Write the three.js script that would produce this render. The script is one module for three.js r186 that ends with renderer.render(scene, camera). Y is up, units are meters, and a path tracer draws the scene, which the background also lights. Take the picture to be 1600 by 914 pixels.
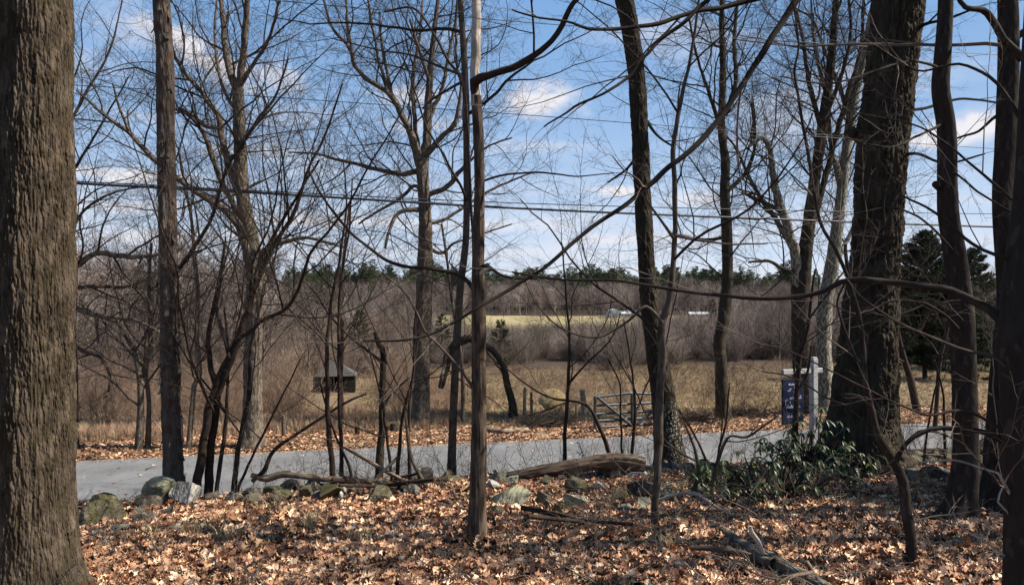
import * as THREE from 'three';
import { mergeGeometries, toCreasedNormals, mergeVertices } from 'three/addons/utils/BufferGeometryUtils.js';

// ---------------------------------------------------------------- camera, sun, exposure
const EY = 1.9, F = 1164;                       // eye height, focal length in photo pixels (1600 wide)
const scene = new THREE.Scene();
const camera = new THREE.PerspectiveCamera(2 * Math.atan(457 / F) * 180 / Math.PI, 1600 / 914, 0.1, 3000);
camera.position.set(0, EY, 0);
camera.lookAt(0, EY, -10);
scene.add(camera);
const EXPO = 2.45;
const renderer = new THREE.WebGLRenderer();
renderer.toneMapping = THREE.LinearToneMapping;
renderer.toneMappingExposure = EXPO;
renderer.shadowMap.enabled = true;
const SUN = new THREE.Vector3(1, 1.0, 0.04).normalize();
const sun = new THREE.DirectionalLight(new THREE.Color(1.0, 0.94, 0.85), 5);
sun.target.position.set(0, 0, -20); sun.position.copy(SUN).multiplyScalar(120).add(sun.target.position);
sun.castShadow = true; sun.shadow.mapSize.set(4096, 4096); sun.shadow.radius = 1;
Object.assign(sun.shadow.camera, { left: -60, right: 60, top: 60, bottom: -60, near: 1, far: 300 });
scene.add(sun, sun.target);

// ---------------------------------------------------------------- random numbers and noise
function RNG(seed) { let a = seed | 0; const f = () => { a = (a + 0x6d2b79f5) | 0; let t = Math.imul(a ^ (a >>> 15), 1 | a); t = (t + Math.imul(t ^ (t >>> 7), 61 | t)) ^ t; return ((t ^ (t >>> 14)) >>> 0) / 4294967296; }; f.r = (lo, hi) => lo + (hi - lo) * f(); f.i = (n) => Math.floor(f() * n); f.n = () => (f() + f() + f() - 1.5) * 1.1; return f; }
const PERM = new Uint8Array(65536); { const g = RNG(77); for (let i = 0; i < 65536; i++) PERM[i] = g() * 256; }
const GX = new Float32Array(256), GY = new Float32Array(256); for (let i = 0; i < 256; i++) { GX[i] = Math.cos(i / 256 * 6.28318); GY[i] = Math.sin(i / 256 * 6.28318); }
function pn(x, y, px = 4096, py = 4096, s = 0) {           // periodic gradient noise, about -0.7 .. 0.7
  const xi = Math.floor(x), yi = Math.floor(y), fx = x - xi, fy = y - yi;
  const x0 = ((xi % px) + px) % px, y0 = ((yi % py) + py) % py, x1 = (x0 + 1) % px, y1 = (y0 + 1) % py;
  const h = (a, b) => PERM[(a * 374761 + b * 668265 + s * 7919 + ((a * b) & 1023) * 31) & 65535];
  const a = h(x0, y0), b = h(x1, y0), c = h(x0, y1), d = h(x1, y1);
  const u = fx * fx * fx * (fx * (fx * 6 - 15) + 10), v = fy * fy * fy * (fy * (fy * 6 - 15) + 10);
  const A = GX[a] * fx + GY[a] * fy, B = GX[b] * (fx - 1) + GY[b] * fy, C = GX[c] * fx + GY[c] * (fy - 1), D = GX[d] * (fx - 1) + GY[d] * (fy - 1);
  return A + (B - A) * u + (C - A + (A - B - C + D) * u) * v;
}
function fbm(x, y, o = 4, px = 4096, py = 4096, s = 0) { let t = 0, a = 1; for (let i = 0; i < o; i++) { t += a * pn(x, y, px, py, s + i); x *= 2; y *= 2; px *= 2; py *= 2; a *= 0.5; } return t; }
const ss = (a, b, x) => { const t = Math.min(1, Math.max(0, (x - a) / (b - a))); return t * t * (3 - 2 * t); };
const mix = (a, b, t) => a + (b - a) * t, mix3 = (a, b, t) => [mix(a[0], b[0], t), mix(a[1], b[1], t), mix(a[2], b[2], t)];
const V = (x, y, z) => new THREE.Vector3(x, y, z);
const enc = (c) => { c = Math.min(1, Math.max(0, c)); return 255 * (c <= 0.0031308 ? 12.92 * c : 1.055 * Math.pow(c, 1 / 2.4) - 0.055); };

// ---------------------------------------------------------------- sky: clear blue air with a few fair-weather clouds
{
  const W = 3072, H = 1536, data = new Float32Array(W * H * 4);
  const clouds = [[850, 158, 62, 34, .95, 0], [958, 299, 52, 11, .8, 0], [285, 62, 80, 26, .75, .5], [340, 105, 90, 26, .7, .45], [425, 120, 60, 30, .55, .2], [1500, 203, 100, 24, 1, -.1], [1420, 222, 60, 14, .6, 0],
    [190, 272, 130, 15, .75, .05], [170, 322, 130, 14, .65, .05], [420, 240, 120, 16, .35, .1], [640, 150, 50, 24, .4, 0], [660, 195, 80, 18, .4, 0], [1090, 312, 60, 14, .5, 0], [760, 352, 160, 16, .45, 0], [480, 345, 160, 14, .5, 0], [300, 370, 200, 16, .5, 0], [1000, 372, 140, 10, .35, 0], [1560, 180, 70, 16, .5, 0], [220, 180, 80, 12, .25, .2], [700, 60, 70, 20, .18, 0]];
  const KS = 1 / EXPO;
  for (let j = 0; j < H; j++) {
    const el = ((j + 0.5) / H - 0.5) * Math.PI, y = Math.sin(el), ce = Math.cos(el), e = Math.max(0, el) * 180 / Math.PI;
    for (let i = 0; i < W; i++) {
      const az = ((i + 0.5) / W - 0.5) * 2 * Math.PI, x = ce * Math.cos(az), z = ce * Math.sin(az), o = (j * W + i) * 4;
      const t1 = 1 - Math.exp(-e / 11.5), t2 = 1 - Math.exp(-Math.max(0, e - 6) / 24);
      let c = mix3([0.74, 0.83, 0.95], [0.26, 0.50, 0.87], t1); c = mix3(c, [0.085, 0.265, 0.60], t2 * .95);
      const cs = x * SUN.x + y * SUN.y + z * SUN.z, glow = Math.exp((cs - 1) * 9) * .3 + Math.exp((cs - 1) * 60) * 1.2;
      c = [c[0] + glow * 1.0, c[1] + glow * .95, c[2] + glow * .85];
      if (el > 0.002) {
        let cl = 0;
        const q = y + 0.10, cx = x / q, cz = z / q;
        const f1 = fbm(cx * 1.3 + 40, cz * 1.9 + 11, 5, 4096, 4096, 3);
        cl += .42 * ss(.12, .75, f1 + .06) * ss(.5, 12, e) ;
        cl += .5 * ss(12, 1, e) * ss(-.5, .6, fbm(az * 3.2, e * .55, 3, 4096, 4096, 9));
        if (z < -0.3) {
          const px = 800 + F * x / -z, py = 457 - F * y / -z;
          if (px > -300 && px < 1900 && py > -200) {
            const n = fbm(px / 60 + 7, py / 30 + 3, 4, 4096, 4096, 5), n2 = fbm(px / 14, py / 11, 3, 4096, 4096, 15);
            for (const [bx, by, rx, ry, d, tl] of clouds) {
              const ux = px - bx, uy = py - by - tl * ux, r2 = (ux / rx) ** 2 + (uy / ry) ** 2;
              if (r2 < 4) cl += d * 1.15 * ss(1.2, .15, Math.sqrt(r2) + n * .6 + n2 * .07);
            }
          }
        }
        cl = Math.min(1, cl);
        c = mix3(c, [0.93, 0.90, 0.93], cl * .93);
      }
      data[o] = c[0] * KS; data[o + 1] = c[1] * KS; data[o + 2] = c[2] * KS; data[o + 3] = 1;
    }
  }
  const t = new THREE.DataTexture(data, W, H, THREE.RGBAFormat, THREE.FloatType);
  t.mapping = THREE.EquirectangularReflectionMapping; t.magFilter = THREE.LinearFilter; t.needsUpdate = true;
  scene.background = t; scene.environment = t;
}

// ---------------------------------------------------------------- terrain
const lerpTable = (T, x) => { if (x <= T[0][0]) return T[0][1]; for (let i = 1; i < T.length; i++) if (x < T[i][0]) { const [a, b] = T[i - 1], [c, d] = T[i]; const t = (x - a) / (c - a); return b + (d - b) * t * t * (3 - 2 * t) * .5 + (d - b) * t * .5; } return T[T.length - 1][1]; };
const DROP = [[-11, 2.92], [-10.2, 3.02], [-9.6, 3.2], [-7.4, 4.3], [-6.5, 4.52], [-6.2, 4.56], [-3.15, 4.5], [-0.1, 4.56], [0.35, 4.5], [1.2, 4.5], [3.5, 4.68], [6, 4.92], [13, 5.5], [27, 6.3], [47, 7.0], [97, 8.2], [160, 8.9], [227, 9.5], [300, 9.4], [350, 8.6], [430, 6.5], [600, 3], [900, -6]];
const roadD = (x, z) => (z - 22.5 - 0.22 * x) * 0.9766;       // metres beyond the road's far edge; z counts away from the camera
const ROADW = 6.3;
function ground(x, z) {
  const d = roadD(x, z);
  let drop = d < -11 ? 2.92 + Math.max(-60, d + 11) * 0.102 : lerpTable(DROP, d);
  const offroad = Math.max(ss(-6.4, -8, d), ss(0.2, 2, d));
  let n = 0.09 * fbm(x * .35, z * .35, 3, 4096, 4096, 21) * offroad + .035 * pn(x * 1.7, z * 1.7, 4096, 4096, 22) * offroad;
  if (d > 4) n += .5 * ss(4, 60, d) * fbm(x * .03, z * .03, 3, 4096, 4096, 23);
  n += .05 * Math.exp(-((d + 10.9) ** 2) / .5) * (.6 + pn(x * 1.1, 3.3)); n -= .09 * ss(-2.5, -6, x) * Math.exp(-((d + 11) ** 2) / 5);
  return EY - drop + n;
}
const P = (px, py, z) => V((px - 800) / F * z, EY - (py - 457) / F * z, -z);           // photo pixel and depth to a place
function hit(px, py) { for (let z = 3; z < 500; z *= 1.003) { const q = P(px, py, z); if (q.y < ground(q.x, z)) return z; } return 500; }
const nearHit = (px, py, d = -10) => Math.min(hit(px, py), (22.5 + d / .9766) / (1 - .22 * (px - 800) / F));   // no farther than the near side of the lane
const onGround = (x, z, up = 0) => V(x, ground(x, z) + up, -z);

// ---------------------------------------------------------------- naming
const used = {};
const numbered = (n) => { const k = used[n] = (used[n] ?? -1) + 1; return k ? n + '_' + String(k).padStart(3, '0') : n; };
function shade(o) { o.castShadow = o.receiveShadow = true; return o; }
function tag(o, label, category, group, kind) { if (label) o.userData.label = label; if (category) o.userData.category = category; if (group) o.userData.group = group; if (kind) o.userData.kind = kind; return o; }
function thing(name, label, category, pos, group) { const g = new THREE.Group(); g.name = numbered(name); g.position.copy(pos); scene.add(g); return tag(g, label, category, group); }
function part(name, geo, mat, parent, kind) { const m = shade(new THREE.Mesh(geo, mat)); m.name = name; parent.add(m); if (kind) m.userData.kind = kind; return m; }
function copies(name, geo, mat, mats, parent, colors) {
  const m = shade(new THREE.InstancedMesh(geo, mat, mats.length)); m.name = parent === scene ? numbered(name) : name;
  for (let i = 0; i < mats.length; i++) { m.setMatrixAt(i, mats[i]); if (colors) m.setColorAt(i, colors[i]); }
  m.userData.kind = 'stuff'; parent.add(m); return m;
}

// ---------------------------------------------------------------- bark and ground textures
function makeTex(W, H, fn, srgb, rx, ry) {
  const d = new Uint8Array(W * H * 4);
  for (let j = 0; j < H; j++) for (let i = 0; i < W; i++) { const c = fn(i / W, j / H, i, j), o = (j * W + i) * 4; d[o + 3] = 255; if (srgb) { d[o] = enc(c[0]); d[o + 1] = enc(c[1]); d[o + 2] = enc(c[2]); } else d[o] = d[o + 1] = d[o + 2] = 255 * Math.min(1, Math.max(0, c)); }
  const t = new THREE.DataTexture(d, W, H); t.wrapS = t.wrapT = THREE.RepeatWrapping; t.magFilter = THREE.LinearFilter; if (srgb) t.colorSpace = THREE.SRGBColorSpace; t.repeat.set(1 / rx, 1 / ry); t.needsUpdate = true; return t;
}
const H_OAK = (u, v) => {
  const w = fbm(u * 5, v * 4, 3, 5, 4, 1) * .9, a = Math.abs(pn(u * 9 + w, v * 3.0, 9, 3, 2)), b = Math.abs(pn(u * 20 + w * 2, v * 8, 20, 8, 3)), br = Math.abs(pn(u * 9 + 4, v * 14 + w, 9, 14, 4));
  return ss(.0, .26, a) * .62 + ss(0, .28, b) * .25 * (.5 + .5 * ss(0, .1, br)) + fbm(u * 48, v * 32, 2, 48, 32, 5) * .16 + .06;
};
const H_BIG = (u, v) => {
  const w = fbm(u * 10, v * 5, 4, 10, 5, 6) * 1.5, m = .5 + fbm(u * 6, v * 4, 3, 6, 4, 9) * .8, a = Math.abs(pn(u * 40 + w, v * 4.0, 40, 4, 2)), b = Math.abs(pn(u * 80 + w * 2, v * 9, 80, 9, 3)), br = Math.abs(pn(u * 30 + 4, v * 24 + w, 30, 24, 4));
  return ss(.0, .3, a) * (.35 + .4 * m) + ss(0, .28, b) * .28 * (.4 + .6 * ss(0, .12, br)) + fbm(u * 100, v * 60, 2, 100, 60, 5) * .16 + .08;
};
const H_STRIP = (u, v) => { const w = fbm(u * 3, v * 3, 3, 3, 3, 11) * .8, a = pn(u * 6 + w, v * 1, 6, 1, 12), b = Math.abs(pn(u * 15 + w, v * 3, 15, 3, 13)); return .45 + a * .6 + ss(0, .2, b) * .22 + fbm(u * 40, v * 10, 2, 40, 10, 14) * .12; };
const H_SMOOTH = (u, v) => .5 + fbm(u * 6, v * 12, 4, 6, 12, 31) * .35 + fbm(u * 24, v * 64, 2, 24, 64, 32) * .16;
const H_WOOD = (u, v) => { const w = fbm(u * 3, v * 2, 3, 3, 2, 41) * .7; return .5 + pn(u * 16 + w * 2, v * 1, 16, 1, 42) * .5 + Math.abs(pn(u * 34 + w * 3, v * 2, 34, 2, 43)) * .6 - .15; };
function barkMat(name, Hf, tile, base, alt, patch, patchAmt, bump, seed, rough = .95) {
  const W = Hf === H_BIG ? 512 : 256, Hh = Hf === H_BIG ? 1024 : 512;
  const map = makeTex(W, Hh, (u, v) => {
    const n = .5 + fbm(u * 5, v * 6, 4, 5, 6, seed) * .9, st = .5 + pn(u * 40, v * 12, 40, 12, seed + 3) * .9;
    let c = mix3(base, alt, Math.min(1, Math.max(0, n * .65 + st * .35)));
    const p = ss(.52 - patchAmt, .66 - patchAmt, .5 + fbm(u * 4, v * 7, 5, 4, 7, seed + 7) * .8);
    return mix3(c, patch, p * .85);
  }, true, tile[0], tile[1]);
  const bm = makeTex(W, Hh, Hf, false, tile[0], tile[1]);
  const m = new THREE.MeshPhysicalMaterial({ map, bumpMap: bm, bumpScale: bump, roughness: rough, specularIntensity: .25 }); m.name = name; m.userData = { tile, Hf };
  return m;
}
const M = {};
M.oak = barkMat('oak bark', H_BIG, [.83, 1.6], [.026, .0185, .012], [.118, .088, .06], [.045, .034, .019], .0, .016, 51);
M.oakDark = barkMat('dark oak bark', H_OAK, [.5, 1.0], [.022, .016, .012], [.065, .049, .036], [.045, .04, .024], .02, .022, 61);
M.oakBig = barkMat('heavy oak bark', H_BIG, [1.25, 2.4], [.026, .019, .014], [.085, .064, .046], [.05, .045, .027], .02, .022, 63);
M.shag = barkMat('shaggy bark', H_STRIP, [.5, 1.2], [.05, .039, .031], [.125, .104, .084], [.075, .042, .028], .0, .03, 71);
M.grey = barkMat('smooth grey bark', H_SMOOTH, [.6, 1.2], [.05, .038, .030], [.11, .088, .068], [.04, .03, .023], -.12, .008, 81);
M.tan = barkMat('tan grey bark', H_OAK, [.5, 1.0], [.085, .066, .05], [.20, .16, .122], [.075, .056, .04], .04, .02, 91);
M.lichen = barkMat('lichen covered bark', H_SMOOTH, [.6, 1.2], [.07, .056, .042], [.15, .125, .097], [.27, .27, .21], .04, .008, 101);
M.beech = barkMat('dark smooth bark', H_SMOOTH, [.6, 1.2], [.018, .013, .010], [.038, .029, .023], [.05, .042, .034], -.2, .006, 111);
M.dead = barkMat('bare weathered wood', H_WOOD, [.4, 1.6], [.13, .09, .058], [.32, .245, .175], [.09, .057, .034], .0, .012, 121);
M.log = barkMat('rotten log wood', H_WOOD, [.45, 1.1], [.075, .05, .032], [.29, .215, .145], [.06, .04, .026], .0, .02, 181);
M.deadDark = barkMat('dark weathered wood', H_WOOD, [.3, 1.6], [.045, .031, .022], [.15, .112, .08], [.05, .033, .022], .02, .014, 161);
M.pale = barkMat('pale debarked wood', H_WOOD, [.4, 1.6], [.30, .25, .20], [.46, .40, .33], [.24, .19, .14], -.04, .004, 131, .7);
M.brown = barkMat('brown sapling bark', H_SMOOTH, [.3, .6], [.018, .0125, .0095], [.044, .031, .024], [.05, .03, .022], -.15, .004, 141);
M.limbDark = barkMat('dark limb bark', H_SMOOTH, [.3, .6], [.012, .009, .007], [.03, .022, .017], [.02, .014, .01], -.15, .004, 171);
M.red = barkMat('reddish bark', H_OAK, [.5, 1.0], [.06, .034, .025], [.13, .08, .058], [.06, .04, .026], .0, .02, 151);
const flat = (r, g, b, rough = .9) => new THREE.MeshPhysicalMaterial({ color: new THREE.Color().setRGB(r, g, b), roughness: rough, specularIntensity: rough < .8 ? 1 : .25 });
M.twig = flat(.036, .027, .021); M.twigGrey = flat(.10, .08, .063); M.twigPale = flat(.12, .095, .075);

// ---------------------------------------------------------------- geometry buffer
class GB {
  constructor(o = V(0, 0, 0)) { this.p = []; this.n = []; this.u = []; this.i = []; this.c = null; this.o = o; }
  get count() { return this.p.length / 3; }
  vert(x, y, z, nx, ny, nz, u, v) { this.p.push(x - this.o.x, y - this.o.y, z - this.o.z); this.n.push(nx, ny, nz); this.u.push(u, v); }
  geo() { const g = new THREE.BufferGeometry(); g.setAttribute('position', new THREE.Float32BufferAttribute(this.p, 3)); g.setAttribute('normal', new THREE.Float32BufferAttribute(this.n, 3)); g.setAttribute('uv', new THREE.Float32BufferAttribute(this.u, 2)); if (this.c) g.setAttribute('color', new THREE.Float32BufferAttribute(this.c, 3)); g.setIndex(this.i); return g; }
}
function smooth(pts, rad, step) {                     // Catmull-Rom through points and radii, about one point per step metres
  const out = [], ro = [], n = pts.length;
  for (let k = 0; k < n - 1; k++) {
    const a = pts[Math.max(0, k - 1)], b = pts[k], c = pts[k + 1], d = pts[Math.min(n - 1, k + 2)], m = Math.max(1, Math.ceil(b.distanceTo(c) / step));
    for (let s = 0; s < m; s++) {
      const t = s / m, t2 = t * t, t3 = t2 * t, f = (A, B, C, D) => .5 * (2 * B + (C - A) * t + (2 * A - 5 * B + 4 * C - D) * t2 + (3 * B - A - 3 * C + D) * t3);
      out.push(V(f(a.x, b.x, c.x, d.x), f(a.y, b.y, c.y, d.y), f(a.z, b.z, c.z, d.z))); ro.push(mix(rad[k], rad[k + 1], t));
    }
  }
  out.push(pts[n - 1].clone()); ro.push(rad[n - 1]);
  return [out, ro];
}
const sidesFor = (r) => r > .14 ? 16 : r > .05 ? 10 : r > .02 ? 7 : r > .008 ? 5 : 3;
function tube(gb, pts, rad, sides, opt = {}) {
  const n = pts.length, T = V(), N = V(), B = V(), prev = V(), tile = opt.tile ?? [.5, 1], k = Math.max(1, Math.round(6.283 * Math.max(rad[0], rad[n >> 1]) / tile[0]));
  const at0 = gb.count; let s = opt.s0 ?? 0;
  for (let i = 0; i < n; i++) {
    T.subVectors(pts[Math.min(n - 1, i + 1)], pts[Math.max(0, i - 1)]).normalize();
    if (i === 0) { N.set(Math.abs(T.y) > .9 ? 1 : 0, Math.abs(T.y) > .9 ? 0 : 1, 0); N.addScaledVector(T, -N.dot(T)).normalize(); }
    else { N.addScaledVector(T, -N.dot(T)).normalize(); s += pts[i].distanceTo(pts[i - 1]); }
    B.crossVectors(T, N);
    for (let j = 0; j <= sides; j++) {
      const a = j / sides * Math.PI * 2, ca = Math.cos(a), sa = Math.sin(a), nx = N.x * ca + B.x * sa, ny = N.y * ca + B.y * sa, nz = N.z * ca + B.z * sa;
      let r = rad[i]; if (opt.disp) r += opt.disp(j === sides ? 0 : j / sides, s, k, r);
      gb.vert(pts[i].x + nx * r, pts[i].y + ny * r, pts[i].z + nz * r, nx, ny, nz, j / sides * k * tile[0], s);
    }
  }
  const w = sides + 1;
  for (let i = 0; i < n - 1; i++) for (let j = 0; j < sides; j++) { const a = at0 + i * w + j; gb.i.push(a, a + 1, a + w, a + 1, a + w + 1, a + w); }
  for (const [row, dir] of [[0, -1], [n - 1, 1]]) if ((dir < 0 ? opt.cap0 : opt.cap1)) {
    T.subVectors(pts[row], pts[row + (dir < 0 ? 1 : -1)]).normalize();
    const c = gb.count; gb.vert(pts[row].x + T.x * rad[row] * .2, pts[row].y + T.y * rad[row] * .2, pts[row].z + T.z * rad[row] * .2, T.x, T.y, T.z, .2, .2);
    for (let j = 0; j <= sides; j++) { const q = (at0 + row * w + j) * 3; gb.p.push(gb.p[q], gb.p[q + 1], gb.p[q + 2]); gb.n.push(T.x, T.y, T.z); gb.u.push(.2 + .1 * Math.cos(j), .2 + .1 * Math.sin(j)); }
    for (let j = 0; j < sides; j++) gb.i.push(c, c + 1 + j, c + 2 + j);
  }
}
// ---------------------------------------------------------------- branching
function wander(rng, p, dir, len, n, kink, up) {
  const pts = [p.clone()], d = dir.clone(), q = p.clone();
  for (let i = 0; i < n; i++) { d.x += rng.n() * kink; d.y += rng.n() * kink + up; d.z += rng.n() * kink; d.normalize(); q.addScaledVector(d, len / n); pts.push(q.clone()); }
  return pts;
}
function turned(rng, t, angle, az) { const a = Math.abs(t.y) > .9 ? V(1, 0, 0) : V(0, 1, 0), n = a.cross(t).normalize(), b = V().crossVectors(t, n); return t.clone().multiplyScalar(Math.cos(angle)).addScaledVector(n, Math.sin(angle) * Math.cos(az)).addScaledVector(b, Math.sin(angle) * Math.sin(az)).normalize(); }
// a spray of fine twigs one metre long, growing along +y
function spray(seed, dens = 1, thick = 1) {
  const rng = RNG(seed), gb = new GB();
  const go = (p, d, len, r, lv) => {
    const n = lv === 0 ? 8 : lv === 1 ? 4 : 3, pts = wander(rng, p, d, len, n, lv === 0 ? .22 : .26, .05), rad = pts.map((_, i) => mix(r, r * .35, i / n));
    tube(gb, pts, rad, 3);
    if (lv === 2) return;
    const m = lv === 0 ? Math.round(9 * dens) : Math.round(rng.r(1.5, 4));
    for (let i = 0; i < m; i++) {
      const t = mix(.12, .97, (i + rng()) / m) * n, k = Math.min(n - 1, Math.floor(t)), q = pts[k].clone().lerp(pts[k + 1], t - k), tg = pts[k + 1].clone().sub(pts[k]).normalize();
      go(q, turned(rng, tg, rng.r(.5, 1.05), rng() * 6.28), len * (lv === 0 ? rng.r(.22, .5) * (1.15 - t / n * .5) : rng.r(.3, .6)), r * (lv === 0 ? .55 : .6), lv + 1);
    }
  };
  go(V(0, 0, 0), V(0, 1, 0), 1, .0052 * thick, 0);
  return gb.geo();
}
const SPRAYS = [1, 2, 3, 4, 5, 6].map((s) => spray(s * 31));
const SPARSE = [7, 8, 9].map((s) => spray(s * 37, .55, 1));
const THICK = [21, 22, 23].map((s) => spray(s * 41, .8, 2.4));
const UP = V(0, 1, 0);
function frame(p, dir, roll, scale) { const q = new THREE.Quaternion().setFromUnitVectors(UP, dir).multiply(new THREE.Quaternion().setFromAxisAngle(UP, roll)); return new THREE.Matrix4().compose(p, q, V(scale, scale, scale)); }

class Tree {
  constructor(name, label, category, base, group, o) {
    this.root = thing(name, label, category, base, group); this.base = base; this.rng = RNG(o.seed ?? 1);
    this.o = { bark: M.grey, twig: M.twig, kink: .21, up: .02, step: .42, minR: .0072, ratio: 112, ang: [.65, 1.25], sprays: SPRAYS, spraySize: [.55, 1.15], limbName: 'limb', ...o };
    this.fine = new GB(base); this.tw = this.o.sprays.map(() => []); this.tops = [];
  }
  stem(pts, rad, name, opt = {}) {
    const rmax = Math.max(...rad), [sp, sr] = smooth(pts, rad, opt.res ?? (rmax > .1 ? .12 : rmax > .03 ? .1 : .07));
    const rng = this.rng, wob = opt.wob ?? .16;
    const ph = rng() * 100; for (let i = 0; i < sr.length; i++) sr[i] *= 1 + wob * pn(i * .23 + ph, ph) + wob * .8 * Math.max(0, pn(i * .61 + ph, 7.7) - .2);
    if (opt.knot !== 0 && sp.length > 6) for (let i = 1; i < sp.length - 1; i++) { const am = (sr[i] * .25 + .004) * Math.min(1, i / 4), f = .31; sp[i].x += am * pn(i * f + ph, 1.5) * 1.6; sp[i].y += am * pn(i * f + ph, 5.5) * 1.6; sp[i].z += am * pn(i * f + ph, 9.5) * 1.6; }
    const gb = new GB(this.base), mat = opt.mat ?? this.o.bark, tile = mat.userData.tile;
    tube(gb, sp, sr, opt.sides ?? sidesFor(rmax) + 2, { tile, cap1: true, cap0: opt.cap0, disp: opt.disp });
    const g = gb.geo(); if (opt.disp) g.computeVertexNormals();
    part(name, g, mat, this.root);
    return [sp, sr];
  }
  // side branches along a stem; small ones become twig sprays
  fork(pts, rad, t0 = .15, t1 = 1, lv = 0, mul = 1) {
    const rng = this.rng, o = this.o, n = pts.length; let L = 0; const acc = [0]; for (let i = 1; i < n; i++) acc.push(L += pts[i].distanceTo(pts[i - 1]));
    const step = o.step * (lv === 0 ? 1.25 : lv === 1 ? 1 : .8) / mul; let az = rng() * 6.28, k = 1;
    for (let s = L * t0 + step * rng(); s < L * t1; s += step * rng.r(.6, 1.4)) {
      while (k < n - 1 && acc[k] < s) k++;
      const f = (s - acc[k - 1]) / Math.max(1e-6, acc[k] - acc[k - 1]), p = pts[k - 1].clone().lerp(pts[k], f), r = mix(rad[k - 1], rad[k], f), tg = pts[k].clone().sub(pts[k - 1]).normalize();
      az += 2.4 + rng.n() * .8;
      let cr = Math.min(r * rng.r(.3, .62), o.maxChild ?? .034); const dir = turned(rng, tg, rng.r(o.ang[0], o.ang[1]), az); dir.y += .12; dir.normalize();
      if (o.avoid && o.avoid(p, dir)) continue;
      if (cr < o.minR || lv >= 3) this.spray(p, dir, rng.r(o.spraySize[0], o.spraySize[1]) * Math.min(1, .45 + (L - s) * .6 + cr * 40));
      else this.branch(p, dir, cr, cr * o.ratio * rng.r(.75, 1.25) * (lv ? 1 : 1), lv + 1);
    }
    if (t1 >= 1 && rad[n - 1] < .03) this.spray(pts[n - 1], pts[n - 1].clone().sub(pts[n - 2]).normalize(), rng.r(.7, 1.1) * o.spraySize[1]);
  }
  branch(p, dir, r, len, lv) {
    const o = this.o, rng = this.rng, n = Math.max(5, Math.round(len / .22)), pts = wander(rng, p, dir, len, n, o.kink, o.up), rad = pts.map((_, i) => mix(r, Math.min(r * .4, .006), i / n));
    tube(this.fine, pts, rad, sidesFor(r), { tile: [.5, 1] });
    this.fork(pts, rad, .12, 1, lv);
  }
  spray(p, dir, s) { const rng = this.rng, a = this.tw[rng.i(this.tw.length)]; a.push(frame(p.clone().sub(this.base), dir, rng() * 6.28, s)); }
  limb(poly, z, opt = {}) {
    const rng = this.rng, n = poly.length, dz = opt.dz ?? 0; let zz = z;
    const pts = [], rad = [];
    poly.forEach(([x, y, w], i) => { const depth = z + dz * i / (n - 1) + (i && i < n ? rng.n() * (opt.jit ?? .15) : 0); pts.push(P(x, y, depth)); rad.push(w / 2 * depth / F); });
    const res = this.stem(pts, rad, opt.name ?? this.o.limbName, opt);
    if (opt.fork !== 0) this.fork(res[0], res[1], opt.t0 ?? .12, opt.t1 ?? 1, opt.lv ?? 0, opt.fork ?? 1);
    return res;
  }
  crown(p, dir, r, H, nl = 7) {                     // what the photograph's frame cuts off: leader and limbs above
    const rng = this.rng, n = 10, pts = wander(rng, p, dir, H, n, .07, .02), rad = pts.map((_, i) => mix(r, .02, i / n));
    this.stem(pts, rad, 'leader');
    for (let i = 0; i < nl; i++) { const t = mix(.1, .95, (i + rng()) / nl) * n, k = Math.min(n - 1, Math.floor(t)), q = pts[k].clone().lerp(pts[k + 1], t - k), lr = mix(r, .02, t / n) * rng.r(.4, .65); this.branch(q, turned(rng, UP, rng.r(.6, 1.1), i * 2.4 + rng()), lr, Math.min(lr * 80, H * .7), 1); }
  }
  done() {
    if (this.fine.count) part('small_branches', this.fine.geo(), this.o.bark.userData.tile ? this.o.fineMat ?? this.o.twig : this.o.bark, this.root, 'stuff');
    this.tw.forEach((m, i) => { if (m.length) copies('twigs', this.o.sprays[i], this.o.twig, m, this.root); });
    return this.root;
  }
}
const flare = (rad, pts, amt = .55, h = .3) => rad.map((r, i) => r * (1 + amt * Math.exp(-Math.max(0, pts[i].y - pts[0].y - .12) / h)));
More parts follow.
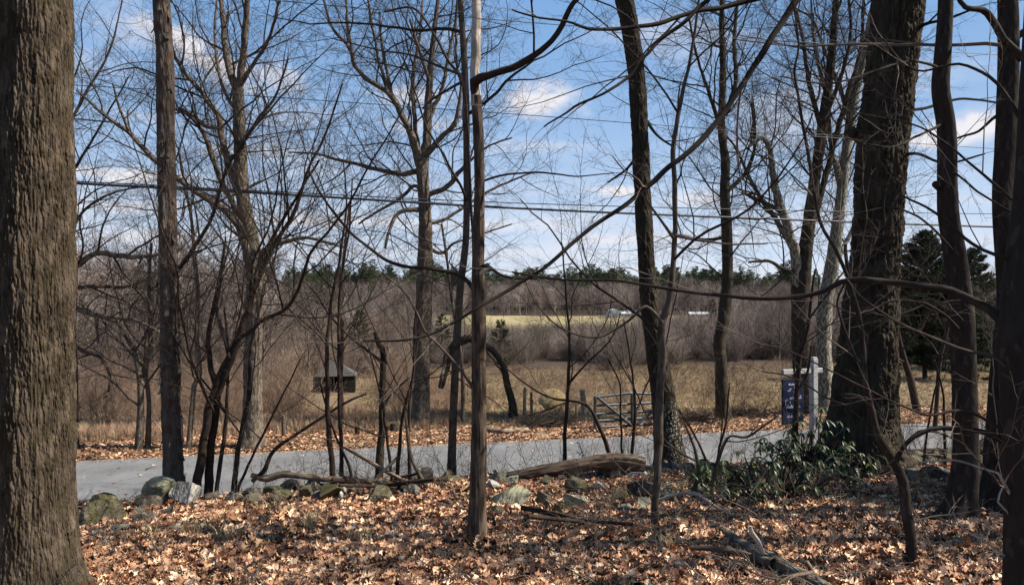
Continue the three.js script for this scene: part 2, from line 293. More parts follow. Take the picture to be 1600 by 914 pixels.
// a trunk traced along its centre: rows [x, y, width] in photo pixels, upwards from the foot
function trunkOf(tree, poly, z, opt = {}) {
  const dz = opt.dz ?? 0, n = poly.length; let pts = poly.map(([x, y], i) => P(x, y, z + dz * i / (n - 1))), rad = poly.map(([, , w], i) => w / 2 * (z + dz * i / (n - 1)) / F);
  const foot = pts[0].clone(); foot.y = Math.min(foot.y, ground(foot.x, -foot.z)) - .15; pts.unshift(foot); rad.unshift(rad[0]);
  const [sp, sr] = smooth(pts, rad, opt.res ?? .12);
  const fr = flare(sr, sp, opt.flare ?? .4, opt.fh ?? .25);
  const gb = new GB(tree.base), mat = opt.mat ?? tree.o.bark, tile = mat.userData.tile, Hf = mat.userData.Hf, amp = opt.amp ?? 0, ph = tree.rng() * 50, rootAmp = opt.roots ?? .10;
  const disp = (a, s, k, r) => {
    let q = amp ? (Hf(((a * k) % 1 + 1) % 1, ((s / tile[1]) % 1 + 1) % 1) - .6) * amp * (.7 + .8 * Math.abs(pn(s * 1.7 + ph, a * 5, 4096, 5))) : 0; if (r > .1) q += r * .07 * pn(s * 2.3 + ph, a * 5, 4096, 5);
    const hh = Math.exp(-Math.max(0, s - .1) / .3);
    q += r * (rootAmp * (hh + .12) * Math.sin(a * 6.283 * 5 + ph) + .05 * Math.sin(a * 6.283 * 2 + ph + s * .8) + .04 * pn(s * 1.3 + ph, Math.sin(a * 6.283) * 1.2) * 2);
    return q;
  };
  tube(gb, sp, fr, opt.sides ?? 24, { tile, disp, cap1: opt.cap1 });
  const g = gb.geo(); g.computeVertexNormals(); fixSeam(g, opt.sides ?? 24, sp.length);
  part('trunk', g, mat, tree.root);
  return [sp, sr];
}
function fixSeam(g, sides, rows) { const n = g.attributes.normal, w = sides + 1; for (let i = 0; i < rows; i++) { const a = i * w, b = a + sides, x = n.getX(a) + n.getX(b), y = n.getY(a) + n.getY(b), z = n.getZ(a) + n.getZ(b), l = Math.hypot(x, y, z) || 1; n.setXYZ(a, x / l, y / l, z / l); n.setXYZ(b, x / l, y / l, z / l); } }
// ---------------------------------------------------------------- ground, road, far fields
const GNOISE = makeTex(512, 512, (u, v) => { const a = .5 + fbm(u * 8, v * 8, 5, 8, 8, 201) * .8, b = .5 + fbm(u * 60, v * 60, 2, 60, 60, 207) * .9; const k = .45 + .75 * a * .6 + b * .55; return [k * .62, k * .6, k * .58]; }, true, 1.7, 1.7);
const GBUMP = makeTex(512, 512, (u, v) => .5 + fbm(u * 30, v * 30, 4, 30, 30, 211) * .6, false, 1.7, 1.7);
M.ground = new THREE.MeshPhysicalMaterial({ specularIntensity: .2, vertexColors: true, map: GNOISE, bumpMap: GBUMP, bumpScale: .05, roughness: 1 });
{
  const axis = (segs) => { const a = []; for (const [lo, hi, st] of segs) for (let v = lo; v < hi - 1e-6; v += st) a.push(v); a.push(segs[segs.length - 1][1]); return a; };
  const xs = axis([[-900, -300, 60], [-300, -100, 10], [-100, -40, 2.5], [-40, -14, .7], [-14, 14, .16], [14, 40, .7], [40, 100, 2.5], [100, 300, 10], [300, 900, 60]]);
  const zs = axis([[-60, -10, 5], [-10, 2, 1], [2, 14, .16], [14, 30, .25], [30, 60, .8], [60, 140, 2.5], [140, 400, 8], [400, 900, 40]]);
  const pos = [], col = [], uv = [], idx = [], nx = xs.length;
  for (const z of zs) for (const x of xs) {
    pos.push(x, ground(x, z), -z); uv.push(x + .13 * z, z);
    const d = roadD(x, z), n1 = fbm(x * .5, z * .5, 3, 4096, 4096, 31), n2 = fbm(x * .06, z * .06, 3, 4096, 4096, 33), n3 = fbm(x * 2, z * 2, 2, 4096, 4096, 35);
    let c = mix3([.09, .052, .03], [.15, .09, .052], ss(-.4, .5, n1 + n3 * .5));
    if (d > -.5) {
      const leaf = mix3([.26, .17, .10], [.40, .27, .16], ss(-.4, .5, n3 + n1));
      let mead = mix3([.215, .15, .09], [.30, .22, .132], ss(-.4, .4, n1));
      mead = mix3(mead, [.19, .165, .078], ss(.2, .7, n2 + n1 * .4) * ss(-8, 6, x) * .6);
      mead = mix3(mead, [.31, .225, .14], ss(.05, -.45, n2 + n3 * .5 + n1 * .4) * .8); mead = mix3(mead, [.12, .082, .05], ss(.28, .6, fbm(x * .22 + 9, z * .3, 4, 4096, 4096, 39)) * .8);
      c = mix3(leaf, mead, ss(2.6, 5.2, d + n1 * 1.6));
      c = mix3(c, [.095, .07, .052], ss(45, 75, z + n1 * 12) * ss(280, 200, z));
      const f = ss(178, 184, z + n2 * 8) * ss(304, 298, z + n2 * 5) * ss(-34, -22, x + n2 * 10) * ss(52, 40, x);
      c = mix3(c, mix3([.37, .315, .16], [.43, .36, .20], ss(-.3, .3, n2)), f);
      c = mix3(c, [.09, .07, .055], ss(302, 312, z));
    }
    col.push(...c);
  }
  for (let j = 0; j < zs.length - 1; j++) for (let i = 0; i < nx - 1; i++) { const a = j * nx + i; idx.push(a, a + 1, a + nx, a + 1, a + nx + 1, a + nx); }
  const g = new THREE.BufferGeometry(); g.setAttribute('position', new THREE.Float32BufferAttribute(pos, 3)); g.setAttribute('color', new THREE.Float32BufferAttribute(col, 3)); g.setAttribute('uv', new THREE.Float32BufferAttribute(uv, 2)); g.setIndex(idx); g.computeVertexNormals();
  tag(part('ground', g, M.ground, scene, 'structure'), 'wooded bank, verge and meadow falling away to distant fields');
  // road
  const rmap = makeTex(1024, 512, (u, v) => { const a = fbm(u * 14, v * 7, 4, 14, 7, 221), b = pn(u * 420, v * 210, 420, 210, 223), w = fbm(u * 16, v * 8, 4, 16, 8, 229), cr = Math.abs(pn(u * 9 + w * 1.2, v * 5 + w, 9, 5, 231)), c2 = Math.abs(pn(u * 20 + w * 2, v * 10 + w * 2, 20, 10, 233)), tr = Math.exp(-((v - .25) ** 2) / .006) + Math.exp(-((v - .75) ** 2) / .006), ed = Math.max(ss(.06, 0, v + w * .06), ss(.94, 1, v + w * .06)); let k = 1 + a * .2 + b * .3 - tr * .10 * (1 + a); if (cr < .012) k *= .55; else if (c2 < .012 && w > .05) k *= .66; const q = ss(.1, .22, fbm(u * 5, v * 3, 2, 5, 3, 235)) * .14; k *= 1 - q; return mix3([.115 * k, .112 * k, .109 * k], [.17, .125, .085], ed * .8); }, true, 12.6, 6.3);
  const rb = makeTex(512, 512, (u, v) => .5 + pn(u * 170, v * 170, 170, 170, 225) * .7, false, 2.2, 2.2);
  M.road = new THREE.MeshStandardMaterial({ map: rmap, bumpMap: rb, bumpScale: .006, roughness: .9 });
  const rp = [], ru = [], ri = [], NW = 10; let row = 0;
  for (let s = -70; s <= 90; s += .5, row++) for (let k = 0; k <= NW; k++) {
    let d = -ROADW * (1 - k / NW); if (k === 0) d += .16 * fbm(s * .5, 1, 3); if (k === NW) d += .16 * fbm(s * .5, 9, 3);
    const x = s * .9766 - d * .2148, z = 22.5 + s * .2148 + d * .9766; rp.push(x, EY - 4.5 + .07 * Math.sin(k / NW * Math.PI), -z); ru.push(s, d);
    if (row && k) { const a = row * (NW + 1) + k; ri.push(a, a - 1, a - NW - 2, a, a - NW - 2, a - NW - 1); }
  }
  const rg = new THREE.BufferGeometry(); rg.setAttribute('position', new THREE.Float32BufferAttribute(rp, 3)); rg.setAttribute('uv', new THREE.Float32BufferAttribute(ru, 2)); rg.setIndex(ri.reverse()); rg.computeVertexNormals();
  if (rg.attributes.normal.getY(50) < 0) { rg.setIndex(ri.reverse()); rg.computeVertexNormals(); }
  tag(part('road', rg, M.road, scene, 'structure'), 'narrow weathered grey asphalt lane crossing below the bank');
}

// ---------------------------------------------------------------- fallen leaves
function oakLeaf(seed) {
  const rng = RNG(seed), half = [[0, 0], [.06, .10], [.20, .20], [.10, .30], [.30, .42], [.14, .52], [.32, .66], [.15, .74], [.20, .88], [0, 1]], gb = new GB();
  const curl = rng.r(.5, 2.2) * (rng() < .75 ? 1 : -1), bend = rng.r(-.8, 1.3), tw = rng.r(-.5, .5);
  const put = (x, y) => { const z = curl * x * x * 1.6 + bend * (y - .5) ** 2 + tw * x * (y - .5) + rng.r(-.02, .02); gb.vert(x, z, y - .5, 0, 1, 0, x, y); };
  for (const [x, y] of half) { put(-x * rng.r(.85, 1.15), y); put(0, y); put(x * rng.r(.85, 1.15), y); }
  for (let i = 0; i < half.length - 1; i++) for (const s of [0, 1]) { const a = i * 3 + s; gb.i.push(a, a + 3, a + 1, a + 1, a + 3, a + 4); }
  const g = gb.geo(); g.computeVertexNormals(); return g;
}
const LEAVES = [1, 2, 3, 4, 5, 6, 7, 8].map(oakLeaf);
M.leaf = new THREE.MeshPhysicalMaterial({ color: 0xffffff, roughness: .7, specularIntensity: .4 });
const leafTones = [[.42, .255, .145], [.33, .18, .092], [.24, .118, .06], [.16, .07, .037], [.52, .36, .23], [.09, .045, .027], [.28, .15, .085]];
function leafColor(rng, bright = 1) { const t = leafTones[rng() < .15 ? (rng() < .5 ? 3 : 5) : Math.min(6, rng.i(7.6))], k = rng.r(.75, 1.15) * bright; return new THREE.Color().setRGB(t[0] * k, t[1] * k, t[2] * k); }
function litter(name, label, seed, n, place, size, tilt, bright) {
  const rng = RNG(seed), root = new THREE.Group(); root.name = numbered(name); scene.add(root); tag(root, label, 'leaf litter', null, 'stuff');
  const mats = LEAVES.map(() => []), cols = LEAVES.map(() => []), e = new THREE.Euler(), q = new THREE.Quaternion();
  for (let i = 0; i < n; i++) {
    const pl = place(rng); if (!pl) continue;
    const [x, z, up] = pl, k = rng.i(LEAVES.length), s = rng.r(size[0], size[1]);
    e.set(rng.n() * tilt, rng() * 6.28, rng.n() * tilt, 'YXZ'); q.setFromEuler(e); if (rng() < .4) q.multiply(new THREE.Quaternion(0, 0, 1, 0));
    mats[k].push(new THREE.Matrix4().compose(onGround(x, z, up + rng.r(.0, .035)), q, V(s * rng.r(.8, 1.1), s, s))); cols[k].push(leafColor(rng, bright * (1.08 - .55 * ss(-.1, .4, fbm(x * 1.1 + seed, z * 1.1, 3, 4096, 4096, 67)))));
  }
  LEAVES.forEach((g, k) => { if (mats[k].length) copies('leaves', g, M.leaf, mats[k], root, cols[k]); });
}
litter('leaf_litter', 'deep curled brown oak leaves covering the foreground bank', 5, 88000, (r) => { const z = 3.6 + 9.4 * Math.pow(r(), .8), x = r.r(-1, 1) * (3 + z * .78); const d = roadD(x, z); if (d > -9.4) return null; if (fbm(x * .8, z * .8, 2, 4096, 4096, 61) < -.42 && r() < .7) return null; return [x, z, .012 + .03 * Math.max(0, fbm(x * 2.2, z * 2.2, 2, 4096, 4096, 63))]; }, [.06, .165], .75, 1.42);
litter('verge_leaves', 'pale tan leaves drifted along the far side of the lane', 6, 46000, (r) => { const s = r.r(-24, 30), d = -.25 + 4.6 * Math.pow(r(), 1.5) + r.n() * .2, x = s * .9766 - d * .2148, z = 22.5 + s * .2148 + d * .9766; if (fbm(x * .7, z * .7, 2, 4096, 4096, 65) < -.3 + (d > 3 ? .3 : 0) && r() < .75) return null; return [x, z, d < .1 ? -.005 + .01 : .01]; }, [.09, .17], .45, 1.08);
litter('bank_leaves', 'thin scatter of leaves on the slope down to the lane', 7, 9000, (r) => { const s = r.r(-18, 24), d = r.r(-9.6, -6.1), x = s * .9766 - d * .2148, z = 22.5 + s * .2148 + d * .9766; return [x, z, d > -6.4 ? .06 : .015]; }, [.09, .15], .4, .95);

litter('lane_leaves', 'few stray leaves blown onto the lane', 8, 700, (r) => { const s = r.r(-18, 24), d = -6.2 + 6.1 * (r() < .5 ? Math.pow(r(), 3) : 1 - Math.pow(r(), 3)), x = s * .9766 - d * .2148, z = 22.5 + s * .2148 + d * .9766; return [x, z, EY - 4.43 - ground(x, z)]; }, [.08, .13], .3, 1);
// ---------------------------------------------------------------- far woods, brush, conifers (masses nobody could count)
function bakedTree(seed, H, spread, fine) {
  const rng = RNG(seed), gb = new GB();
  const go = (p, d, len, r, lv) => {
    const n = lv === 0 ? 6 : lv === 1 ? 4 : 2, pts = wander(rng, p, d, len, n, lv ? .16 : .05, lv ? .06 : .02), rad = pts.map((_, i) => mix(r, r * .3, i / n));
    tube(gb, pts, rad, lv === 0 ? 5 : 3);
    if (lv === 3) return;
    const m = lv === 0 ? 16 : lv === 1 ? 6 : fine;
    for (let i = 0; i < m; i++) { const t = mix(lv ? .2 : .10, .98, (i + rng()) / m) * n, k = Math.min(n - 1, Math.floor(t)), q = pts[k].clone().lerp(pts[k + 1], t - k), tg = pts[k + 1].clone().sub(pts[k]).normalize(); go(q, turned(rng, tg, rng.r(.4, spread), rng() * 6.28), len * (lv === 0 ? rng.r(.28, .48) * (1.2 - .6 * t / n) : rng.r(.35, .6)), Math.max(.010, r * .5), lv + 1); }
  };
  go(V(0, -.2, 0), V(0, 1, 0), H, H * .011, 0); return gb.geo();
}
const BARE = [1, 2, 3, 4].map((s) => bakedTree(s * 11, 12, 1.0, 4));
function bakedShrub(seed, H) {
  const rng = RNG(seed), gb = new GB();
  for (let k = 0; k < 16; k++) {
    const go = (p, d, len, r, lv) => { const n = lv === 0 ? 5 : 2, pts = wander(rng, p, d, len, n, .16, lv ? .03 : -.01), rad = pts.map((_, i) => mix(r, r * .35, i / n)); tube(gb, pts, rad, 3); if (lv === 2) return; const m = lv === 0 ? 7 : 3; for (let i = 0; i < m; i++) { const t = mix(.2, .98, (i + rng()) / m) * n, q0 = Math.min(n - 1, Math.floor(t)), q = pts[q0].clone().lerp(pts[q0 + 1], t - q0), tg = pts[q0 + 1].clone().sub(pts[q0]).normalize(); go(q, turned(rng, tg, rng.r(.3, .9), rng() * 6.28), len * rng.r(.25, .5), r * .6, lv + 1); } };
    const a = rng() * 6.28, s = rng.r(.05, .6); go(V(Math.cos(a) * s * .6, -.05, Math.sin(a) * s * .6), V(Math.cos(a) * s, 1, Math.sin(a) * s).normalize(), H * rng.r(.6, 1.05), rng.r(.008, .018), 0);
  }
  return gb.geo();
}
const SHRUB = [1, 2, 3].map((s) => bakedShrub(s * 13, 2.6));
M.farBark = flat(1, 1, 1); M.farBark.name = 'far grey brown bark';
function grove(name, label, category, seed, geos, n, place, scale, tone, tint = .25, mat = M.farBark) {
  const rng = RNG(seed), root = new THREE.Group(); root.name = numbered(name); scene.add(root); tag(root, label, category, null, 'stuff');
  const mats = geos.map(() => []), cols = geos.map(() => []);
  for (let i = 0; i < n; i++) {
    const pl = place(rng); if (!pl) continue; const k = rng.i(geos.length), fx = fbm(pl[0] * .035 + 5, pl[1] * .035, 3, 4096, 4096, 73), s = rng.r(scale[0], scale[1]) * (pl[2] ?? 1) * (1 + .45 * fx), q = new THREE.Quaternion().setFromEuler(new THREE.Euler(rng.n() * .05, rng() * 6.28, rng.n() * .05));
    mats[k].push(new THREE.Matrix4().compose(onGround(pl[0], pl[1], -.05), q, V(s * rng.r(.85, 1.2), s, s * rng.r(.85, 1.2))));
    const c = tone[rng.i(tone.length)], b = (1 + rng.n() * tint) * (1 + .6 * fbm(pl[0] * .05, pl[1] * .05 + 9, 3, 4096, 4096, 75)); cols[k].push(new THREE.Color().setRGB(c[0] * b, c[1] * b, c[2] * b));
  }
  geos.forEach((g, k) => { if (mats[k].length) copies('stems', g, mat, mats[k], root, cols[k]); });
}
const px2x = (px, z) => (px - 800) / F * z;
const GREYB = [[.12, .092, .08], [.18, .14, .12], [.095, .073, .064], [.25, .205, .175]], PURP = [[.125, .098, .08], [.19, .15, .12], [.10, .079, .066], [.25, .20, .16]];
// far bare woods behind the field, across the whole width
grove('far_bare_woods', 'grey brown leafless woods beyond the pale field', 'woodland', 21, BARE, 1500, (r) => { const z = r.r(304, 372), x = r.r(-300, 300); return [x, z]; }, [.75, 1.08], GREYB);
grove('left_bare_woods', 'dense leafless woods filling the slope left of centre', 'woodland', 22, BARE, 620, (r) => { const z = 42 + 260 * Math.pow(r(), 1.4), px = r.r(-140, 430); const x = px2x(px, z); if (z < 75 && r() < .6) return null; if (px > 300 && z > 150 && r() < .4) return null; return [x, z, z < 120 ? .75 : 1.1]; }, [.5, 1.2], GREYB);
grove('mid_bare_woods', 'leafless hedgerow trees between the meadow and far field', 'woodland', 23, BARE, 300, (r) => { const z = r.r(120, 300), px = r.r(380, 740); if (px > 690 && z > 170) return null; return [px2x(px, z), z, z > 180 ? .75 : .5]; }, [.55, .85], GREYB);
grove('right_bare_woods', 'leafless thicket of trees behind the right of the meadow', 'woodland', 24, BARE, 420, (r) => { const z = r.r(85, 290), px = r.r(1000, 1750); if (px < 1150 && z > 120 && z < 300) return null; return [px2x(px, z), z, mix(.42, 1, ss(1020, 1500, px)) * (z > 180 ? 1 : .8)]; }, [.55, .95], GREYB);
// brush
grove('left_brush', 'tangled brown brush along the left edge of the meadow', 'brush', 25, SHRUB, 2300, (r) => { const z = 40 + 90 * Math.pow(r(), 1.3), px = r.r(-60, 640); const x = px2x(px, z); if (z < 56 && fbm(x * .12, z * .12, 2, 4096, 4096, 71) < .02 + (px - 300) * .001) return null; if (px > 470 && px < 585 && z < 58) return null; return [x, z, z < 56 ? .7 : 1]; }, [.7, 1.5], [[.145, .105, .082], [.23, .17, .125], [.10, .074, .06], [.19, .13, .096]], .4);
grove('centre_brush', 'even purplish brown thicket in front of the pale field', 'brush', 26, SHRUB, 1900, (r) => { const px = r.r(560, 1060), z = 64 + 22 * (.5 + fbm(px * .011, 2.2, 3)) + 95 * Math.pow(r(), 1.6); return [px2x(px, z), z, z > 95 ? .62 : 1.0]; }, [.6, 1.3], PURP, .35);
grove('right_brush', 'grey leafless brush bordering the right of the meadow', 'brush', 27, SHRUB, 1500, (r) => { const px = r.r(1000, 1700), z = 66 + 26 * (.5 + fbm(px * .011, 8.2, 3)) + 66 * Math.pow(r(), 1.5); return [px2x(px, z), z, px < 1150 && z > 90 ? .9 : 1.2]; }, [.6, 1.7], GREYB, .35);
grove('meadow_brush', 'low scattered brown weeds standing in the meadow', 'weeds', 28, SHRUB, 760, (r) => { const z = r.r(29, 64), px = r.r(60, 1250); if ((px > 640 && r() < .55) || (px > 478 && px < 575) || (z > 40 && px > 460 && px < 595)) return null; return [px2x(px, z), z, px < 640 ? .58 : .36]; }, [.6, 1.3], [[.15, .098, .07], [.20, .14, .095]]);
// conifers far off
function needleClump(gb, rng, p, d, len, w, n) { for (let i = 0; i < n; i++) { const q = p.clone().addScaledVector(d, len * rng()), v = V(rng.n(), rng.n() * .7 + .1, rng.n()).multiplyScalar(w).addScaledVector(d, w * .5), s = V(rng.n(), rng.n(), rng.n()).cross(v).normalize().multiplyScalar(w * .16), c = gb.count, nn = V().crossVectors(s, v).normalize(); for (const o of [s.clone().negate(), s, v]) gb.vert(q.x + o.x, q.y + o.y, q.z + o.z, nn.x, nn.y, nn.z, 0, 0); gb.i.push(c, c + 1, c + 2); } }
function bakedPine(seed, H) {
  const rng = RNG(seed), gb = new GB(); tube(gb, [V(0, -.2, 0), V(0, H * .5, 0), V(0, H, 0)], [H * .012, H * .009, .02], 5);
  for (let y = H * .22; y < H * .98; y += H * .045) { const t = y / H, m = 5, L = H * .23 * Math.pow(1.04 - t, .62) * (t < .4 ? .5 + t : 1); for (let k = 0; k < m; k++) { const a = rng() * 6.28, d = V(Math.cos(a), rng.r(.0, .45), Math.sin(a)).normalize(), l = L * rng.r(.55, 1.2); needleClump(gb, rng, V(0, y, 0).addScaledVector(d, l * .25), d, l * .85, H * .035, 34); } }
  return gb.geo();
}
const PINE = [1, 2, 3].map((s) => bakedPine(s * 17, 15));
M.needles = flat(1, 1, 1, .85); M.needles.name = 'pine needles';
grove('far_pine_woods', 'dark green pine woods along the skyline', 'woodland', 29, PINE, 950, (r) => { const z = r.r(372, 430), px = r.r(390, 1330); const c = (px > 460 && px < 720) || (px > 760 && px < 1240); if (!c && r() < .7) return null; return [px2x(px, z), z, .86 + .22 * fbm(px * .02, z * .01, 2)]; }, [1.15, 1.62], [[.05, .07, .03], [.065, .088, .036], [.042, .058, .028]], .22, M.needles);
grove('left_pine_woods', 'few dark pines above the leafless woods on the left skyline', 'woodland', 30, PINE, 16, (r) => { const z = r.r(300, 360), px = r.r(350, 470); return [px2x(px, z), z]; }, [1.1, 1.6], [[.048, .065, .03]], .2, M.needles);
// grass
function tuft(seed, h, n, lean) { const rng = RNG(seed), gb = new GB(); for (let k = 0; k < n; k++) { const a = rng() * 6.28, s = rng.r(.1, lean), w = rng.r(.003, .006), hh = h * rng.r(.5, 1.1), b = V(rng.n() * .06, 0, rng.n() * .06), m = b.clone().add(V(Math.cos(a) * s * hh * .35, hh * .6, Math.sin(a) * s * hh * .35)), t = b.clone().add(V(Math.cos(a) * s * hh, hh * .95, Math.sin(a) * s * hh)), sx = -Math.sin(a) * w, sz = Math.cos(a) * w, c = gb.count; for (const [q, f] of [[b, 1], [m, .8]]) { gb.vert(q.x - sx * f, q.y, q.z - sz * f, 0, 1, 0, 0, 0); gb.vert(q.x + sx * f, q.y, q.z + sz * f, 0, 1, 0, 0, 0); } gb.vert(t.x, t.y, t.z, 0, 1, 0, 0, 0); gb.i.push(c, c + 1, c + 2, c + 1, c + 3, c + 2, c + 2, c + 3, c + 4); } const g = gb.geo(); g.computeVertexNormals(); return g; }
const TUFT = [1, 2, 3].map((s) => tuft(s * 7, .22, 22, 1.1)), WEED = [4, 5].map((s) => tuft(s * 7, .5, 26, .5));
M.grass = flat(1, 1, 1, .9);
grove('meadow_grass', 'short straw coloured grass of the meadow', 'grass', 31, TUFT, 26000, (r) => { const z = 24.5 + 45 * Math.pow(r(), 1.25), x = px2x(r.r(560, 1700), z); if (roadD(x, z) < 3.2 + r() * 2.5) return null; return [x, z]; }, [.6, 1.3], [[.30, .212, .122], [.23, .152, .088], [.20, .165, .072], [.37, .275, .165]], .25, M.grass);
grove('tall_weeds', 'tall tan and reddish weeds beyond the lane at left', 'weeds', 32, WEED, 15000, (r) => { const z = 22.5 + 32 * Math.pow(r(), 1.4), x = px2x(r.r(20, 720), z); const ppx = 800 + F * x / z; if (roadD(x, z) < 3 + r() * 2.5 || (z > 34 && ppx > 470 && ppx < 585)) return null; return [x, z]; }, [.35, .95], [[.28, .19, .115], [.22, .138, .088], [.33, .245, .16], [.17, .098, .066]], .2, M.grass);
// ---------------------------------------------------------------- trees
function makeTree(name, label, trunk, z, o = {}) {
  const [x0, y0] = trunk[0], zz = z ?? (o.near ? nearHit(x0, y0) : hit(x0, y0)), b = P(x0, y0, zz); b.y = ground(b.x, zz);
  const T = new Tree(name, label, 'tree', b, o.group, o);
  T.z = zz; T.trunk = trunkOf(T, trunk, zz, o.trunk ?? {});
  if (o.trunkFork !== 0) T.fork(T.trunk[0], T.trunk[1], o.tf0 ?? .5, o.tf1 ?? 1, 0, o.trunkFork ?? .4);
  return T;
}
const top = (T) => { const [p, r] = T.trunk, n = p.length; return [p[n - 1], p[n - 1].clone().sub(p[n - 2]).normalize(), r[n - 1]]; };
const crownOf = (T, H, nl) => { const [p, d, r] = top(T); T.crown(p, d, r, H, nl); };

{ // big oak at the left edge
  const T = makeTree('oak_tree', 'massive mossy oak trunk cut off by the left edge', [[58, 915, 108], [56, 820, 105], [55, 700, 102], [55, 560, 101], [54, 400, 101], [55, 200, 100], [56, 0, 98], [57, -120, 96]], 6.3, { bark: M.oak, seed: 3, trunkFork: 0, trunk: { sides: 200, res: .012, amp: .026, roots: .06, flare: .55, fh: .24 } });
  crownOf(T, 9, 8); T.done();
}
{ // shaggy tree on the wall, left
  const T = makeTree('shaggy_tree', 'straight trunk with loose peeling bark behind the pale boulders', [[272, 765, 32], [269, 700, 29], [266, 600, 28], [264, 500, 27], [262, 400, 25], [260, 300, 25], [258, 200, 25], [257, 100, 25], [251, 0, 25], [248, -60, 24]], 11.2, { bark: M.shag, seed: 5, trunkFork: .12, tf0: .3, trunk: { sides: 56, res: .03, amp: .05, roots: .06, flare: .15 } });
  const rng = RNG(15);                                      // bark plates lifting from the trunk
  for (let k = 0; k < 46; k++) {
    const [p, r] = T.trunk, i = 12 + rng.i(p.length - 24), a = rng.r(-.5, 3.6), L = rng.r(.1, .34), w = rng.r(.02, .045), out = rng.r(.015, .05), gb = new GB(T.base);
    const n = V(Math.cos(a), 0, Math.sin(a)), t = V(-Math.sin(a), 0, Math.cos(a));
    for (let s = 0; s <= 4; s++) for (const e of [-1, 0, 1]) { const f = s / 4 - .5, lift = r[i] * .97 + .012 + out * (2 * f) ** 2 * (f < 0 ? 1 : .4), q = p[i].clone().addScaledVector(n, lift + (e ? -.004 : .004)).addScaledVector(t, e * w * (1 - .5 * Math.abs(f))); q.y += f * L; gb.vert(q.x, q.y, q.z, n.x, 0, n.z, e * w + .2, f * L + k * .3); }
    for (let s = 0; s < 4; s++) for (const e of [0, 1]) { const c = s * 3 + e; gb.i.push(c, c + 1, c + 3, c + 1, c + 4, c + 3); }
    const g = gb.geo(); g.computeVertexNormals(); part('bark_plate', g, M.shag, T.root);
  }
  crownOf(T, 7, 6); T.done();
}
{ // forked tree across the road, left
  const T = makeTree('forked_tree', 'forked grey tree across the lane with a long limb reaching left', [[392, 700, 34], [394, 640, 28], [394, 560, 27], [397, 480, 27], [396, 410, 25], [388, 360, 23], [379, 310, 20], [374, 220, 18], [371, 140, 16]], null, { bark: M.tan, twig: M.twig, seed: 7, trunk: { sides: 30, amp: .04, flare: .35, fh: .4 }, tf0: .25, trunkFork: .25 });
  const z = T.z;
  T.limb([[371, 142, 15], [358, 110, 11], [350, 60, 9], [345, 0, 7], [330, -60, 5]], z, { dz: .6 });
  T.limb([[371, 142, 14], [380, 80, 11], [386, 0, 8], [390, -70, 5]], z, { dz: -.6 });
  T.limb([[373, 135, 9], [395, 100, 6], [420, 60, 5], [436, 0, 4]], z, { dz: -1.2 });
  T.limb([[393, 425, 17], [380, 370, 14], [358, 335, 12], [315, 305, 10], [272, 275, 9], [230, 240, 8], [200, 205, 7], [165, 182, 5], [118, 140, 3]], z, { dz: -1.5 });
  T.limb([[200, 205, 5], [185, 165, 4], [175, 130, 3]], z - 1.3, { dz: -.3 });
  T.limb([[376, 310, 13], [358, 265, 11], [346, 215, 10], [340, 180, 9], [318, 150, 8], [290, 115, 7], [270, 80, 5], [262, 30, 3]], z, { dz: 1 });
  T.limb([[386, 370, 11], [362, 315, 9], [340, 270, 8], [325, 225, 7], [305, 190, 6], [278, 170, 4]], z, { dz: 1.6 });
  T.limb([[346, 200, 8], [322, 196, 7], [300, 180, 5], [280, 168, 4]], z + .6, { dz: .4 });
  T.limb([[398, 400, 9], [440, 380, 7], [480, 372, 5], [530, 385, 3]], z, { dz: -1 });
  T.limb([[374, 230, 8], [400, 190, 6], [430, 150, 4], [450, 90, 3]], z, { dz: -.8 });
  T.limb([[372, 180, 6], [345, 130, 5], [335, 60, 4], [338, 0, 3]], z, { dz: 1.2 });
  T.done();
}
